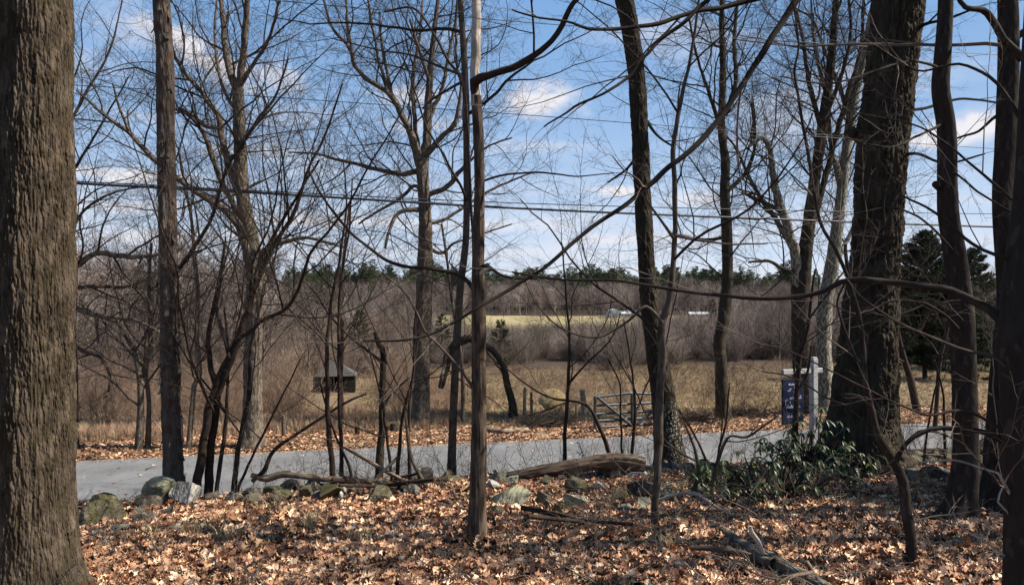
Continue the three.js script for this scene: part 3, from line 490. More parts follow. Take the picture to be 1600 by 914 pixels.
{ // tree across the road, centre left
  const T = makeTree('spreading_tree', 'tall grey tree at the meadow edge with crown spread against sky', [[656, 664, 32], [659, 600, 25], [661, 500, 25], [664, 400, 23], [664, 330, 20], [660, 262, 19], [667, 220, 14], [668, 180, 12], [671, 130, 10], [676, 70, 8], [684, 0, 6], [690, -60, 4]], null, { bark: M.tan, seed: 9, trunk: { sides: 30, amp: .04, flare: .3, fh: .4 }, tf0: .3 });
  const z = T.z;
  T.limb([[660, 270, 15], [648, 228, 13], [640, 205, 11], [618, 160, 9], [600, 140, 8], [575, 125, 7], [553, 100, 6], [546, 75, 5], [520, 45, 4], [505, 0, 3]], z, { dz: -1 });
  T.limb([[553, 100, 5], [545, 50, 4], [540, 0, 3]], z - .8);
  T.limb([[620, 165, 7], [596, 110, 5], [585, 60, 4], [575, 0, 3]], z - .4, { dz: .5 });
  T.limb([[613, 150, 6], [598, 80, 5], [592, 20, 3]], z - .4, { dz: 1.2 });
  T.limb([[655, 250, 9], [648, 190, 7], [645, 120, 6], [655, 60, 4], [660, 0, 3]], z, { dz: 1.4 });
  T.limb([[668, 240, 10], [688, 215, 8], [708, 197, 7], [716, 170, 6], [722, 120, 4], [730, 60, 3]], z, { dz: -.6 });
  T.limb([[668, 305, 9], [698, 292, 8], [715, 272, 7], [728, 258, 5], [760, 230, 3], [800, 215, 2.4]], z, { dz: -1 });
  T.limb([[660, 265, 10], [630, 272, 8], [600, 268, 7], [565, 258, 6], [530, 250, 5], [490, 240, 3], [450, 238, 2.4]], z, { dz: .8 });
  T.limb([[664, 330, 9], [640, 328, 7], [620, 335, 6], [608, 360, 5], [601, 388, 4]], z, { dz: -.7 });
  T.limb([[664, 325, 8], [650, 290, 6], [625, 310, 5], [590, 330, 4], [560, 350, 3]], z, { dz: 1 });
  T.limb([[668, 190, 8], [690, 140, 6], [700, 90, 5], [712, 30, 3]], z, { dz: .9 });
  T.limb([[672, 130, 7], [655, 80, 5], [640, 30, 3.5]], z, { dz: -.9 });
  T.limb([[665, 385, 6], [690, 395, 5], [710, 380, 4], [740, 370, 3], [800, 350, 2]], z, { dz: .7 });
  T.limb([[664, 350, 6], [700, 340, 5], [760, 300, 4], [830, 270, 2.4]], z, { dz: 1.5 });
  T.done();
}
{ // central near tree
  const T = makeTree('broken_tree', 'slim central tree with a bare pale top and one arched limb', [[745, 842, 30], [746, 780, 26], [748, 700, 24], [748, 600, 22], [748, 500, 22], [747, 400, 20], [749, 300, 17], [748, 230, 17], [744, 150, 17]], null, { bark: M.deadDark, seed: 11, trunkFork: 0, step: .3, trunk: { sides: 48, res: .03, amp: .03, roots: .05, flare: .12, mat: M.deadDark }, spraySize: [.3, .6], minR: .004, ratio: 130 });
  const z = T.z;
  T.limb([[744, 165, 16], [743, 120, 15.5], [744, 60, 15], [745, 0, 14], [746, -60, 12]], z, { name: 'dead_top', mat: M.pale, fork: 0, jit: 0, wob: .03 });
  T.limb([[742, 152, 9], [741, 128, 17], [752, 121, 14], [765, 118, 12], [800, 106, 11], [835, 86, 10], [862, 63, 9], [880, 38, 9], [892, 12, 8], [910, -10, 7], [960, -40, 5]], z, { dz: -.5, fork: .5, t0: .4, mat: M.brown, jit: .03 });
  T.limb([[744, 468, 8], [735, 445, 7], [710, 428, 6.5], [670, 420, 6], [620, 414, 5.5], [585, 395, 5], [545, 360, 4.5], [505, 310, 4], [482, 265, 3]], z, { dz: .4, fork: .4, t0: .3, mat: M.brown, jit: .04 });
  T.limb([[744, 614, 6], [727, 587, 5.5], [705, 561, 5], [684, 539, 4.5], [664, 517, 4], [649, 484, 3.6], [633, 458, 3], [600, 428, 2.4]], z, { dz: -.3, fork: .3, t0: .5, mat: M.grey, jit: .03 });
  T.limb([[746, 425, 7], [758, 415, 6], [790, 432, 5], [840, 436, 3]], z, { dz: -.3, fork: .4, mat: M.brown });
  T.limb([[745, 480, 5], [741, 430, 5], [738, 360, 5], [734, 270, 4], [731, 200, 4], [727, 150, 3]], z + .1, { name: 'sucker', fork: .2, mat: M.brown, jit: .02 });
  T.limb([[750, 285, 4], [790, 272, 3.5], [850, 270, 3], [900, 275, 2.2], [960, 270, 1.6]], z, { dz: -.3, fork: .5, mat: M.brown, jit: .03 });
  T.done();
}
{ const T = makeTree('slender_tree', 'slender dark tree just left of the broken central one', [[705, 745, 14], [708, 650, 13], [712, 560, 13], [716, 490, 12], [720, 440, 12], [727, 385, 11], [729, 330, 10], [729, 250, 10], [728, 160, 10], [725, 90, 10], [719, 0, 9], [715, -60, 8]], null, { near: 1, bark: M.grey, seed: 13, trunkFork: .3, tf0: .35, trunk: { sides: 18, flare: .1 }, spraySize: [.5, .9], step: .4 });
  T.limb([[728, 128, 6], [712, 110, 5], [695, 85, 4.5], [670, 40, 4], [645, 12, 3.5], [600, 18, 3]], T.z, { dz: -.6, fork: .5 });
  T.limb([[729, 145, 5], [715, 110, 4], [712, 40, 4], [716, -20, 3]], T.z, { dz: .5, fork: .5 });
  T.limb([[730, 120, 5], [690, 105, 4], [640, 85, 3.4], [590, 78, 2.5], [520, 60, 2]], T.z, { dz: -.4, fork: .5 });
  T.limb([[727, 125, 5], [700, 140, 4.5], [675, 155, 4], [660, 170, 3]], T.z, { dz: .4, fork: .6 });
  crownOf(T, 3.5, 3); T.done(); }
{ // leaning tree right of centre
  const T = makeTree('leaning_tree', 'leaning dark trunk with white lichen at its foot', [[1048, 735, 54], [1045, 700, 43], [1036, 620, 36], [1026, 550, 33], [1016, 480, 30], [1011, 420, 27], [1006, 330, 26], [1001, 230, 26], [995, 120, 25], [984, 40, 26], [974, -10, 27], [964, -70, 26]], null, { near: 1, bark: M.oakDark, seed: 17, trunkFork: .15, tf0: .45, trunk: { sides: 48, res: .04, amp: .035, flare: .12, roots: .06 } });
  const rng = RNG(18), lb = [];                              // lichen scales near the foot, on the sunny side
  for (let k = 0; k < 900; k++) { const [p, r] = T.trunk, i = 2 + Math.floor(Math.pow(rng(), 2.4) * 34), dy = rng.r(-.05, .05), a = rng.r(-.6, 1.8), g = new THREE.CircleGeometry(rng.r(.003, .014), 6); g.scale(1, rng.r(.7, 1.6), 1); const n = V(Math.cos(a), .05, Math.sin(a)); g.applyMatrix4(new THREE.Matrix4().compose(p[i].clone().add(V(0, dy, 0)).addScaledVector(n, r[i] * 1.07 + .006).sub(T.base), new THREE.Quaternion().setFromUnitVectors(V(0, 0, 1), n.normalize()), V(1, 1, 1))); lb.push(g); }
  part('lichen', mergeGeometries(lb), flat(.30, .30, .26), T.root, 'stuff');
  T.limb([[1001, 236, 6], [982, 262, 4], [950, 285, 3]], T.z, { dz: -.3, fork: .7, mat: M.oakDark });
  T.limb([[1012, 190, 6], [1030, 215, 4], [1055, 230, 3]], T.z, { fork: .7, mat: M.oakDark });
  crownOf(T, 7, 6); T.done();
}
{ // kinked tree across the road
  const T = makeTree('kinked_tree', 'dark kinked tree standing alone right of the gate', [[1130, 655, 22], [1128, 610, 20], [1127, 565, 19], [1124, 535, 19], [1131, 500, 20], [1137, 440, 17], [1136, 370, 16], [1133, 300, 15], [1134, 255, 14], [1128, 200, 12], [1130, 110, 10], [1128, 40, 8], [1131, -40, 6]], null, { bark: M.oakDark, seed: 19, trunk: { sides: 28, amp: .03, flare: .3, fh: .35 }, tf0: .3, trunkFork: .8 });
  const z = T.z;
  T.limb([[1133, 180, 9], [1150, 130, 7], [1148, 60, 6], [1156, -20, 4]], z, { dz: .8 });
  T.limb([[1132, 215, 8], [1110, 150, 6], [1090, 90, 4], [1075, 20, 3]], z, { dz: -.8 });
  T.limb([[1136, 300, 7], [1165, 270, 6], [1180, 225, 5], [1175, 160, 4]], z, { dz: 1 });
  T.limb([[1135, 370, 6], [1100, 375, 5], [1050, 365, 3]], z, { dz: -.8 });
  T.done();
}
{ // cluster across the road behind the sign
  const T = makeTree('twin_oak', 'dark many limbed tree behind the hanging sign', [[1258, 648, 44], [1255, 600, 30], [1253, 540, 28], [1252, 480, 28], [1253, 440, 27], [1262, 370, 20], [1274, 280, 17], [1286, 200, 15], [1298, 110, 12], [1305, 30, 10], [1310, -50, 7]], null, { bark: M.oakDark, seed: 23, trunk: { sides: 30, amp: .04, flare: .3, fh: .4 }, tf0: .45, trunkFork: .7 });
  const z = T.z;
  T.limb([[1250, 450, 20], [1243, 400, 16], [1230, 350, 14], [1216, 310, 13], [1208, 270, 11], [1204, 235, 9], [1190, 215, 6], [1170, 230, 4]], z, { dz: -.8, mat: M.lichen });
  T.limb([[1222, 330, 9], [1205, 322, 7], [1180, 310, 6], [1160, 300, 4]], z - .4, { dz: -.5 });
  T.limb([[1243, 400, 9], [1215, 345, 8], [1190, 312, 7], [1168, 270, 5], [1150, 230, 4], [1120, 200, 3]], z, { dz: .8, mat: M.lichen });
  T.limb([[1262, 370, 12], [1282, 310, 10], [1300, 240, 9], [1325, 150, 8], [1345, 80, 6], [1350, 0, 4]], z, { dz: 1 });
  T.limb([[1285, 205, 9], [1265, 130, 7], [1255, 60, 5], [1240, 0, 4]], z, { dz: 1.2 });
  T.limb([[1253, 430, 8], [1225, 420, 6], [1200, 408, 5], [1170, 410, 3]], z, { dz: -.7 });
  T.limb([[1290, 180, 8], [1315, 120, 6], [1330, 50, 5], [1325, -20, 4]], z, { dz: -.9 });
  T.done();
  const T2 = makeTree('lichen_tree', 'pale lichen barked tree between the sign post and big oak', [[1288, 645, 34], [1290, 600, 26], [1288, 550, 24], [1290, 480, 22], [1300, 420, 20], [1308, 360, 18], [1316, 300, 17], [1324, 230, 15], [1336, 150, 13], [1352, 80, 10], [1366, 0, 8]], null, { bark: M.lichen, seed: 29, trunk: { sides: 28, amp: .015, flare: .35, fh: .4 }, tf0: .45, trunkFork: .8 });
  T2.limb([[1300, 420, 9], [1322, 380, 7], [1345, 330, 6], [1360, 270, 4]], T2.z, { dz: 1 });
  T2.limb([[1316, 300, 9], [1300, 230, 8], [1292, 150, 7], [1275, 80, 5], [1268, 0, 3]], T2.z, { dz: -1 });
  T2.limb([[1330, 190, 7], [1310, 130, 6], [1290, 80, 5], [1270, 30, 4], [1235, 10, 3]], T2.z, { dz: .6 });
  T2.done();
}
{ // big oak right
  const T = makeTree('oak_tree', 'thick dark furrowed oak right of the hanging sign', [[1346, 716, 118], [1349, 660, 95], [1352, 600, 88], [1358, 520, 81], [1366, 440, 76], [1372, 360, 75], [1377, 280, 74], [1384, 190, 75], [1395, 95, 72], [1406, 0, 68], [1416, -90, 64]], 11.8, { bark: M.oakBig, seed: 31, trunkFork: .08, tf0: .3, trunk: { sides: 120, res: .035, amp: .09, flare: .18, roots: .09, fh: .4 } });
  const z = T.z;
  T.limb([[1350, 215, 26], [1336, 208, 20], [1330, 205, 14]], z, { name: 'burl', fork: 0 });
  T.limb([[1412, 60, 9], [1440, 40, 6], [1480, 30, 4], [1530, 10, 3]], z, { dz: -1, fork: .8 });
  T.limb([[1400, 170, 7], [1440, 170, 5], [1500, 155, 4], [1560, 160, 3]], z, { dz: 1, fork: .8 });
  T.limb([[1398, 250, 6], [1430, 240, 5], [1480, 255, 3.5], [1540, 240, 2.5]], z, { dz: -1, fork: .8 });
  crownOf(T, 9, 8); T.done();
}
const drooping = { bark: M.beech, twig: M.twigPale, sprays: SPARSE, up: -.01, kink: .13, step: .4, minR: .0042, ratio: 150, spraySize: [.35, .8], ang: [.5, 1.0] };
{ // right hand smooth trunks, close
  const T = makeTree('smooth_tree', 'dark bent trunk with a burl, second in from the right', [[1500, 816, 50], [1505, 780, 42], [1510, 720, 37], [1509, 640, 35], [1507, 560, 34], [1503, 480, 33], [1494, 400, 31], [1483, 335, 29], [1481, 270, 28], [1480, 200, 27], [1471, 140, 27], [1474, 90, 26], [1478, 30, 23], [1481, -60, 22]], null, { ...drooping, seed: 37, trunkFork: 0, trunk: { sides: 48, res: .04, amp: .004, flare: .55, fh: .14, roots: .12 } });
  const z = T.z;
  T.limb([[1480, 300, 18], [1470, 292, 14], [1463, 288, 11]], z, { name: 'burl', fork: 0 });
  T.limb([[1480, 190, 5], [1440, 210, 4], [1390, 230, 3], [1320, 215, 2.4], [1260, 200, 2]], z, { dz: -1.4, fork: .5 });
  T.limb([[1476, 110, 5], [1430, 95, 4], [1370, 110, 3.4], [1300, 130, 3], [1220, 120, 2]], z, { dz: -1.4, fork: .5 });
  T.limb([[1482, 260, 4], [1530, 300, 3.4], [1580, 330, 3], [1640, 360, 2]], z, { dz: -1.2, fork: .5 });
  T.limb([[1494, 395, 4], [1450, 350, 3.4], [1400, 325, 3], [1330, 335, 2]], z, { dz: -1.6, fork: .5 });
  T.limb([[1505, 520, 4], [1460, 480, 3.6], [1400, 470, 3], [1340, 490, 2.4], [1290, 470, 2]], z, { dz: -2, fork: .5 });
  crownOf(T, 5, 3);
  // long limbs that come down from above the frame across the picture
  T.limb([[1482, -330, 20], [1420, -265, 17], [1330, -140, 14], [1245, 0, 11], [1200, 70, 10], [1150, 150, 9.5], [1100, 215, 9], [1050, 258, 8.5], [1015, 290, 8], [985, 315, 7.5], [940, 345, 7], [890, 383, 6.5], [850, 418, 6], [800, 450, 5.5], [750, 478, 5], [700, 509, 4.5], [650, 529, 4], [567, 533, 2.5]], z, { dz: -2.2, jit: .05, fork: .28, t0: .3, mat: M.limbDark, name: 'long_limb' });
  T.limb([[1482, -240, 14], [1380, -120, 12], [1260, -30, 10], [1170, 0, 9], [1125, 12, 8], [1080, 20, 7.5], [1040, 34, 7], [1000, 41, 6.5], [960, 45, 6], [920, 44, 5], [895, 35, 4], [845, 27, 3.4], [800, 15, 2.6]], z, { dz: -1.6, jit: .05, fork: .35, t0: .4, mat: M.limbDark, name: 'long_limb' });
  T.limb([[1250, -28, 9], [1160, -40, 8], [1105, 0, 7], [1070, 35, 6.5], [1040, 55, 6], [1015, 80, 5.5], [1000, 95, 5], [982, 120, 5], [950, 142, 4.5], [905, 162, 4], [885, 175, 3.4], [850, 198, 2.6]], z - .6, { dz: -.6, jit: .05, fork: .4, t0: .4, mat: M.limbDark, name: 'long_limb' });
  T.done();
  const U = makeTree('smooth_tree', 'dark straight smooth trunk nearly touching the one at right edge', [[1556, 800, 58], [1561, 740, 46], [1565, 640, 40], [1572, 540, 36], [1577, 450, 33], [1572, 380, 30], [1569, 300, 29], [1574, 200, 29], [1577, 100, 28], [1576, 0, 27], [1573, -80, 26]], null, { ...drooping, seed: 41, trunkFork: 0, trunk: { sides: 44, res: .05, amp: .004, flare: .4, fh: .14, roots: .1 } });
  U.limb([[1576, 70, 12], [1620, 40, 9], [1700, 20, 7]], U.z, { fork: .3 });
  U.limb([[1600, 92, 14], [1570, 60, 12], [1545, 20, 10], [1510, 12, 8], [1490, -20, 6]], U.z - .8, { fork: .4 });
  U.limb([[1574, 175, 7], [1552, 185, 5], [1530, 205, 4], [1490, 218, 3]], U.z, { dz: .6, fork: .6 });
  crownOf(U, 5, 5); U.done();
  const W = makeTree('smooth_tree', 'near black trunk filling the lower right edge of the picture', [[1602, 960, 62], [1600, 900, 54], [1598, 800, 50], [1597, 700, 50], [1594, 600, 52], [1592, 520, 56], [1598, 440, 50], [1606, 360, 46], [1614, 260, 44], [1622, 100, 42], [1630, -60, 40]], 4.7, { ...drooping, seed: 43, trunkFork: 0, trunk: { sides: 44, res: .05, amp: .003, flare: .2, roots: .04 } });
  const wz = W.z;
  W.limb([[1594, 535, 28], [1575, 510, 20], [1555, 492, 16], [1530, 473, 14], [1490, 457, 13], [1440, 448, 11.5], [1400, 443, 10], [1350, 437, 9], [1315, 441, 8.5], [1290, 455, 8], [1250, 463, 7.5], [1200, 465, 7], [1130, 462, 6], [1060, 452, 5.2], [1010, 445, 4.8], [950, 438, 4.4], [880, 437, 4], [800, 425, 3]], wz, { dz: .8, jit: .03, fork: .3, t0: .15, name: 'long_limb' });
  W.limb([[1596, 720, 12], [1580, 706, 10], [1560, 686, 9], [1525, 672, 8.5], [1470, 669, 8], [1440, 678, 7], [1420, 692, 6], [1400, 716, 5]], wz, { dz: .2, jit: .03, fork: .4, name: 'long_limb' });
  W.limb([[1596, 600, 9], [1560, 560, 6], [1510, 548, 5], [1440, 520, 4], [1390, 495, 3.4], [1345, 462, 2.4]], wz, { dz: -.2, jit: .04, fork: .6, mat: M.tan });
  W.limb([[1594, 690, 7], [1550, 660, 5.5], [1500, 640, 5], [1450, 648, 4], [1400, 630, 3.4], [1340, 600, 3], [1260, 560, 2.2]], wz, { dz: -.2, jit: .04, fork: .5, mat: M.brown });
  W.limb([[1600, 410, 8], [1560, 400, 6], [1520, 380, 5], [1460, 330, 4], [1410, 305, 3], [1340, 260, 2.2]], wz, { dz: .1, jit: .04, fork: .5 });
  W.limb([[1604, 330, 7], [1570, 300, 5], [1510, 250, 4], [1440, 200, 3], [1360, 180, 2.2]], wz, { dz: .6, jit: .04, fork: .5 });
  W.limb([[1596, 800, 5], [1560, 740, 4], [1545, 735, 3.4], [1490, 718, 3], [1440, 722, 2.4], [1420, 705, 2]], wz, { dz: -.1, jit: .03, fork: .5, mat: M.pale });
  W.limb([[1598, 850, 4], [1575, 800, 3.4], [1560, 785, 3], [1570, 760, 2.6], [1578, 742, 2]], wz, { dz: -.1, jit: .02, fork: .3, mat: M.pale });
  W.limb([[1598, 890, 4], [1560, 860, 3.4], [1520, 835, 3], [1500, 820, 2.6], [1490, 800, 2]], wz, { dz: .1, jit: .02, fork: .3, mat: M.pale });
  W.limb([[1602, 200, 7], [1560, 130, 5], [1500, 100, 4], [1430, 110, 3], [1380, 60, 2.2]], wz, { dz: .9, jit: .04, fork: .5 });
  crownOf(W, 5, 5); W.done();
}
{ // behind the left oak
  const T = makeTree('hidden_tree', 'reddish trunk peeping out behind the left oak', [[106, 700, 24], [109, 620, 21], [108, 540, 19], [102, 460, 17], [96, 400, 14], [92, 300, 12], [88, 180, 10], [80, 60, 8], [76, -40, 6]], null, { bark: M.red, twig: M.twig, seed: 47, trunk: { sides: 24, flare: .25, fh: .3 }, tf0: .35, trunkFork: .7 });
  const z = T.z;
  T.limb([[98, 428, 11], [115, 418, 10], [135, 403, 9], [155, 395, 9], [180, 399, 8], [212, 402, 7], [250, 397, 5]], z, { dz: -.8, mat: M.tan });
  T.limb([[104, 452, 7], [150, 447, 6], [195, 448, 5], [240, 433, 3]], z, { dz: .8 });
  T.limb([[106, 476, 9], [140, 490, 8], [165, 496, 7], [210, 500, 5], [250, 520, 3]], z, { dz: -1.2, mat: M.tan });
  T.limb([[108, 535, 7], [130, 550, 6], [155, 558, 5], [170, 585, 4], [168, 615, 3], [160, 622, 2]], z, { dz: -1 });
  T.limb([[150, 490, 5], [150, 510, 5], [152, 535, 4]], z - .6, { fork: .2, mat: M.tan });
  T.limb([[92, 300, 6], [130, 240, 4], [160, 190, 3], [200, 120, 2]], z, { dz: -.8 });
  T.limb([[90, 230, 6], [130, 150, 4], [170, 80, 3], [190, 0, 2]], z, { dz: .8 });
  T.limb([[96, 390, 6], [130, 330, 4], [180, 300, 3], [240, 290, 2]], z, { dz: .8 });
  T.done();
}
// small trees across the road
for (const [name, label, trunk, bark, seed, extra] of [
  ['thin_tree', 'thin crooked pale tree between the shaggy trunk and forked tree', [[294, 702, 9], [299, 640, 8], [303, 603, 8], [311, 582, 8], [307, 530, 7], [308, 455, 6], [303, 400, 5.5], [298, 340, 5], [288, 290, 4], [280, 240, 3]], M.tan, 53],
  ['thin_tree', 'pale thin tree, taller stem of the pair left of the shaggy trunk', [[216, 702, 12], [219, 640, 10], [217, 590, 9], [208, 548, 7], [196, 528, 5], [180, 500, 3]], M.tan, 59, [[[218, 600, 6], [228, 560, 5], [236, 520, 4], [234, 470, 3]]]],
  ['thin_tree', 'darker thin tree, right stem of the pair left of the shaggy trunk', [[230, 702, 9], [232, 630, 7], [227, 580, 7], [234, 544, 7], [233, 490, 6], [232, 436, 5], [236, 380, 3]], M.grey, 61],
  ['thin_tree', 'thin reddish tree rising in front of the old shed', [[537, 662, 7], [532, 600, 6], [535, 520, 7], [530, 480, 6], [535, 420, 5], [540, 370, 4], [546, 320, 3]], M.red, 67],
  ['thin_tree', 'small leaning tree beyond the lane right of the big oak', [[1434, 645, 12], [1425, 600, 11], [1415, 565, 8], [1404, 520, 6], [1400, 470, 4]], M.brown, 71],
  ['thin_tree', 'thin tree beyond the lane, seen left of the bent smooth trunk', [[1462, 670, 7], [1466, 610, 6], [1470, 560, 6], [1484, 500, 5], [1488, 440, 3]], M.brown, 73],
  ['thin_tree', 'slim young tree behind the slender dark one at centre', [[722, 664, 6], [723, 600, 6], [718, 540, 5], [706, 470, 5], [700, 420, 4], [690, 350, 3]], M.grey, 79],
]) { const T = makeTree(name, label, trunk, null, { bark, seed, trunk: { sides: 12, flare: .2 }, tf0: .3, trunkFork: 1, minR: .006, spraySize: [.5, 1.0] }); for (const l of extra ?? []) T.limb(l, T.z); T.done(); }
{ // arched trunk
  const T = makeTree('arched_tree', 'dead trunk bent over in an arch behind the central tree', [[802, 656, 15], [801, 633, 13], [797, 616, 12], [791, 594, 11], [788, 576, 11], [781, 562, 10], [770, 548, 10], [758, 540, 9]], null, { bark: M.oakDark, seed: 83, trunk: { sides: 18, amp: .02, flare: .15 }, trunkFork: .35, tf0: .4 });
  T.limb([[760, 541, 9], [745, 533, 10], [735, 530, 12], [722, 533, 14], [708, 540, 12], [700, 556, 13], [697, 574, 12], [693, 592, 11], [688, 606, 9]], T.z, { fork: .25, jit: .05, name: 'drooping_end' });
  T.limb([[700, 545, 5], [695, 570, 5], [690, 590, 5], [687, 606, 4]], T.z - .3, { mat: M.tan, fork: 0, name: 'drooping_end' });
  T.limb([[797, 600, 3], [780, 575, 3], [772, 568, 2]], T.z - .1, { fork: .4 });
  T.done();
}
// saplings and suckers on the wall
function sapling(label, polys, z, o = {}) {
  const [x0, y0] = polys[0][0], zz = z ?? nearHit(x0, y0), b = P(x0, y0, zz); b.y = ground(b.x, zz);
  const T = new Tree(o.name ?? 'sapling', label, 'sapling', b, o.group, { bark: M.brown, twig: M.twig, step: .26, minR: .0035, ratio: 170, spraySize: [.3, .7], sprays: SPARSE, up: .06, ...o });
  polys.forEach((poly, i) => { const p = poly.slice(), f = p[0]; if (f[1] > y0 - 30) p.unshift([f[0], f[1] + 14, f[2] * 1.05]); T.limb(p, zz + (i ? T.rng.n() * .12 : 0), { name: 'stem', fork: o.dens ?? .7, t0: .3, jit: .04, ...o.limb }); });
  T.done(); return T;
}
sapling('clump of dark leaning stems just right of the shaggy trunk', [
  [[307, 760, 14], [320, 672, 12], [335, 607, 12], [360, 552, 11], [385, 487, 10], [397, 450, 9], [425, 387, 7], [462, 325, 6], [482, 262, 4], [507, 213, 3.4], [535, 130, 2.4]],
  [[325, 760, 14], [328, 707, 12], [340, 617, 11], [328, 572, 8], [325, 522, 7], [338, 460, 6], [350, 385, 4]],
  [[340, 617, 10], [362, 560, 9], [378, 510, 8], [397, 450, 6], [405, 410, 6], [450, 330, 5], [498, 250, 3]],
  [[338, 762, 7], [350, 682, 6], [355, 607, 5], [356, 557, 4], [350, 480, 3]],
  [[358, 560, 6], [348, 520, 5], [337, 478, 5], [345, 430, 4], [352, 370, 3]]], 11, { seed: 91 });
sapling('pair of thin stems left of the log end, in front of the lane', [[[365, 765, 9], [370, 707, 8], [385, 637, 7], [389, 597, 5], [392, 540, 4], [410, 460, 3]], [[372, 760, 5], [400, 700, 4], [430, 640, 3], [470, 560, 2]]], 11.1, { seed: 93 });
sapling('straight dark sapling left of the broken black stub', [[[520, 748, 9], [512, 657, 8], [511, 582, 7], [511, 532, 6], [520, 457, 5], [531, 400, 4], [541, 320, 3], [536, 250, 2]]], 11, { seed: 95 });
sapling('thin sapling between the straight dark one and broken stub', [[[534, 746, 7], [531, 657, 6], [529, 557, 5], [531, 457, 4], [545, 360, 3], [550, 280, 2]], [[548, 740, 5], [535, 705, 4], [520, 670, 3], [500, 600, 2.4]]], 11.1, { seed: 97 });
sapling('thin forked sapling right of the broken black stub', [[[620, 745, 7], [628, 657, 5], [645, 582, 4], [648, 500, 3], [660, 440, 2]], [[612, 745, 5], [600, 650, 4], [590, 600, 3], [575, 540, 2]], [[640, 742, 6], [638, 655, 5], [648, 560, 3], [655, 500, 2.4]]], 11.2, { seed: 99 });
sapling('dead grey pole leaning right onto the brush pile of sticks', [[[672, 775, 8], [660, 750, 7], [645, 722, 6], [637, 680, 5], [633, 648, 4]]], 10.6, { seed: 101, dens: .2, bark: M.tan });
sapling('slim upright sapling in front of the hay pile', [[[882, 738, 7], [884, 657, 6], [889, 582, 5], [890, 532, 4], [884, 457, 3], [878, 380, 2]], [[888, 600, 4], [915, 570, 3], [955, 530, 2.2], [970, 490, 1.6]]], 12, { seed: 103, dens: .9 });
sapling('sapling bowed over in an arch left of the metal gate', [[[956, 722, 7], [942, 680, 6.5], [929, 650, 6], [920, 635, 5.5], [905, 628, 5], [882, 625, 4.5], [862, 621, 4], [847, 615, 3.6], [819, 598, 3], [790, 575, 2]]], 12.6, { seed: 105, dens: .5, limb: { t0: .5 } });
sapling('two thin stems standing in front of the metal gate', [[[985, 728, 6], [993, 650, 5], [990, 600, 4], [985, 560, 3], [975, 500, 2]], [[972, 728, 4], [970, 650, 3], [968, 600, 2.4], [950, 560, 2]]], 12.4, { seed: 107, dens: .9 });
sapling('tall twisting grey sapling against the leaning trunk', [
  [[1024, 835, 12], [1025, 790, 12], [1026, 740, 12], [1030, 690, 14], [1033, 600, 12], [1034, 540, 12], [1036, 500, 13], [1046, 468, 11], [1051, 420, 9], [1054, 370, 8], [1056, 320, 8], [1052, 250, 8], [1057, 200, 7], [1067, 145, 6], [1080, 85, 5], [1090, 25, 4], [1095, -40, 3]],
  [[1053, 372, 6], [1030, 340, 4], [1012, 315, 3], [995, 290, 2]], [[1055, 368, 5], [1090, 375, 4], [1140, 382, 3], [1200, 380, 2.4]], [[1051, 215, 5], [1060, 190, 4], [1060, 160, 3], [1064, 128, 2]],
  [[1036, 505, 6], [1010, 480, 5], [985, 500, 4], [960, 515, 3.4], [930, 528, 3], [880, 515, 2.4], [850, 490, 2]]], 8, { seed: 109, bark: M.grey, dens: .45, ratio: 140 });
sapling('crooked dark sapling crossing in front of the right oak', [
  [[1428, 925, 18], [1423, 840, 16], [1415, 770, 16], [1400, 722, 15], [1376, 686, 14], [1362, 640, 11], [1352, 590, 9], [1350, 545, 8], [1342, 490, 7], [1328, 445, 6], [1307, 390, 6], [1282, 345, 5.5], [1270, 285, 5], [1264, 240, 5], [1252, 175, 4.5], [1243, 115, 4], [1248, 70, 3], [1240, 0, 2]],
  [[1402, 722, 7], [1412, 700, 6], [1428, 682, 6], [1450, 672, 5], [1500, 690, 3], [1540, 730, 2]], [[1352, 590, 5], [1332, 545, 4], [1315, 500, 4], [1310, 470, 3], [1322, 440, 3]], [[1330, 448, 7], [1326, 420, 6], [1322, 382, 5]],
  [[1376, 686, 4], [1330, 640, 3.4], [1290, 620, 3], [1240, 590, 2.4], [1190, 580, 1.8]]], 6.4, { seed: 113, bark: M.beech, dens: .5, twig: M.twigPale, ratio: 150 });
sapling('thin curving shoot at the foot of the leaning trunk right', [[[1082, 800, 9], [1087, 760, 8], [1092, 738, 7], [1085, 700, 5], [1070, 660, 3]], [[1110, 770, 7], [1118, 735, 6], [1130, 700, 5], [1142, 682, 4], [1168, 683, 4], [1190, 668, 3], [1215, 650, 3]]], 9.6, { seed: 115, bark: M.grey, dens: .7 });
sapling('thin shoot left of the rhododendron bush', [[[1112, 745, 5], [1100, 710, 4], [1080, 670, 3], [1060, 640, 2]], [[1118, 742, 5], [1125, 700, 4], [1135, 660, 3], [1140, 600, 2]]], 10.5, { seed: 117, dens: 1 });
sapling('spindly sapling over the right stones below the lane', [[[1478, 712, 5], [1476, 650, 4], [1472, 600, 3], [1455, 550, 2]], [[1445, 712, 4], [1452, 660, 3.4], [1460, 620, 3], [1470, 580, 2]]], 11.5, { seed: 119, dens: 1 });
sapling('thin dark tree stem in front of the hanging sign', [[[1242, 700, 10], [1244, 650, 9], [1247, 600, 8], [1250, 560, 7], [1262, 520, 5], [1268, 470, 4], [1275, 420, 3]], [[1246, 610, 5], [1262, 585, 4], [1268, 540, 3]]], 11.2, { seed: 121, dens: .5 });
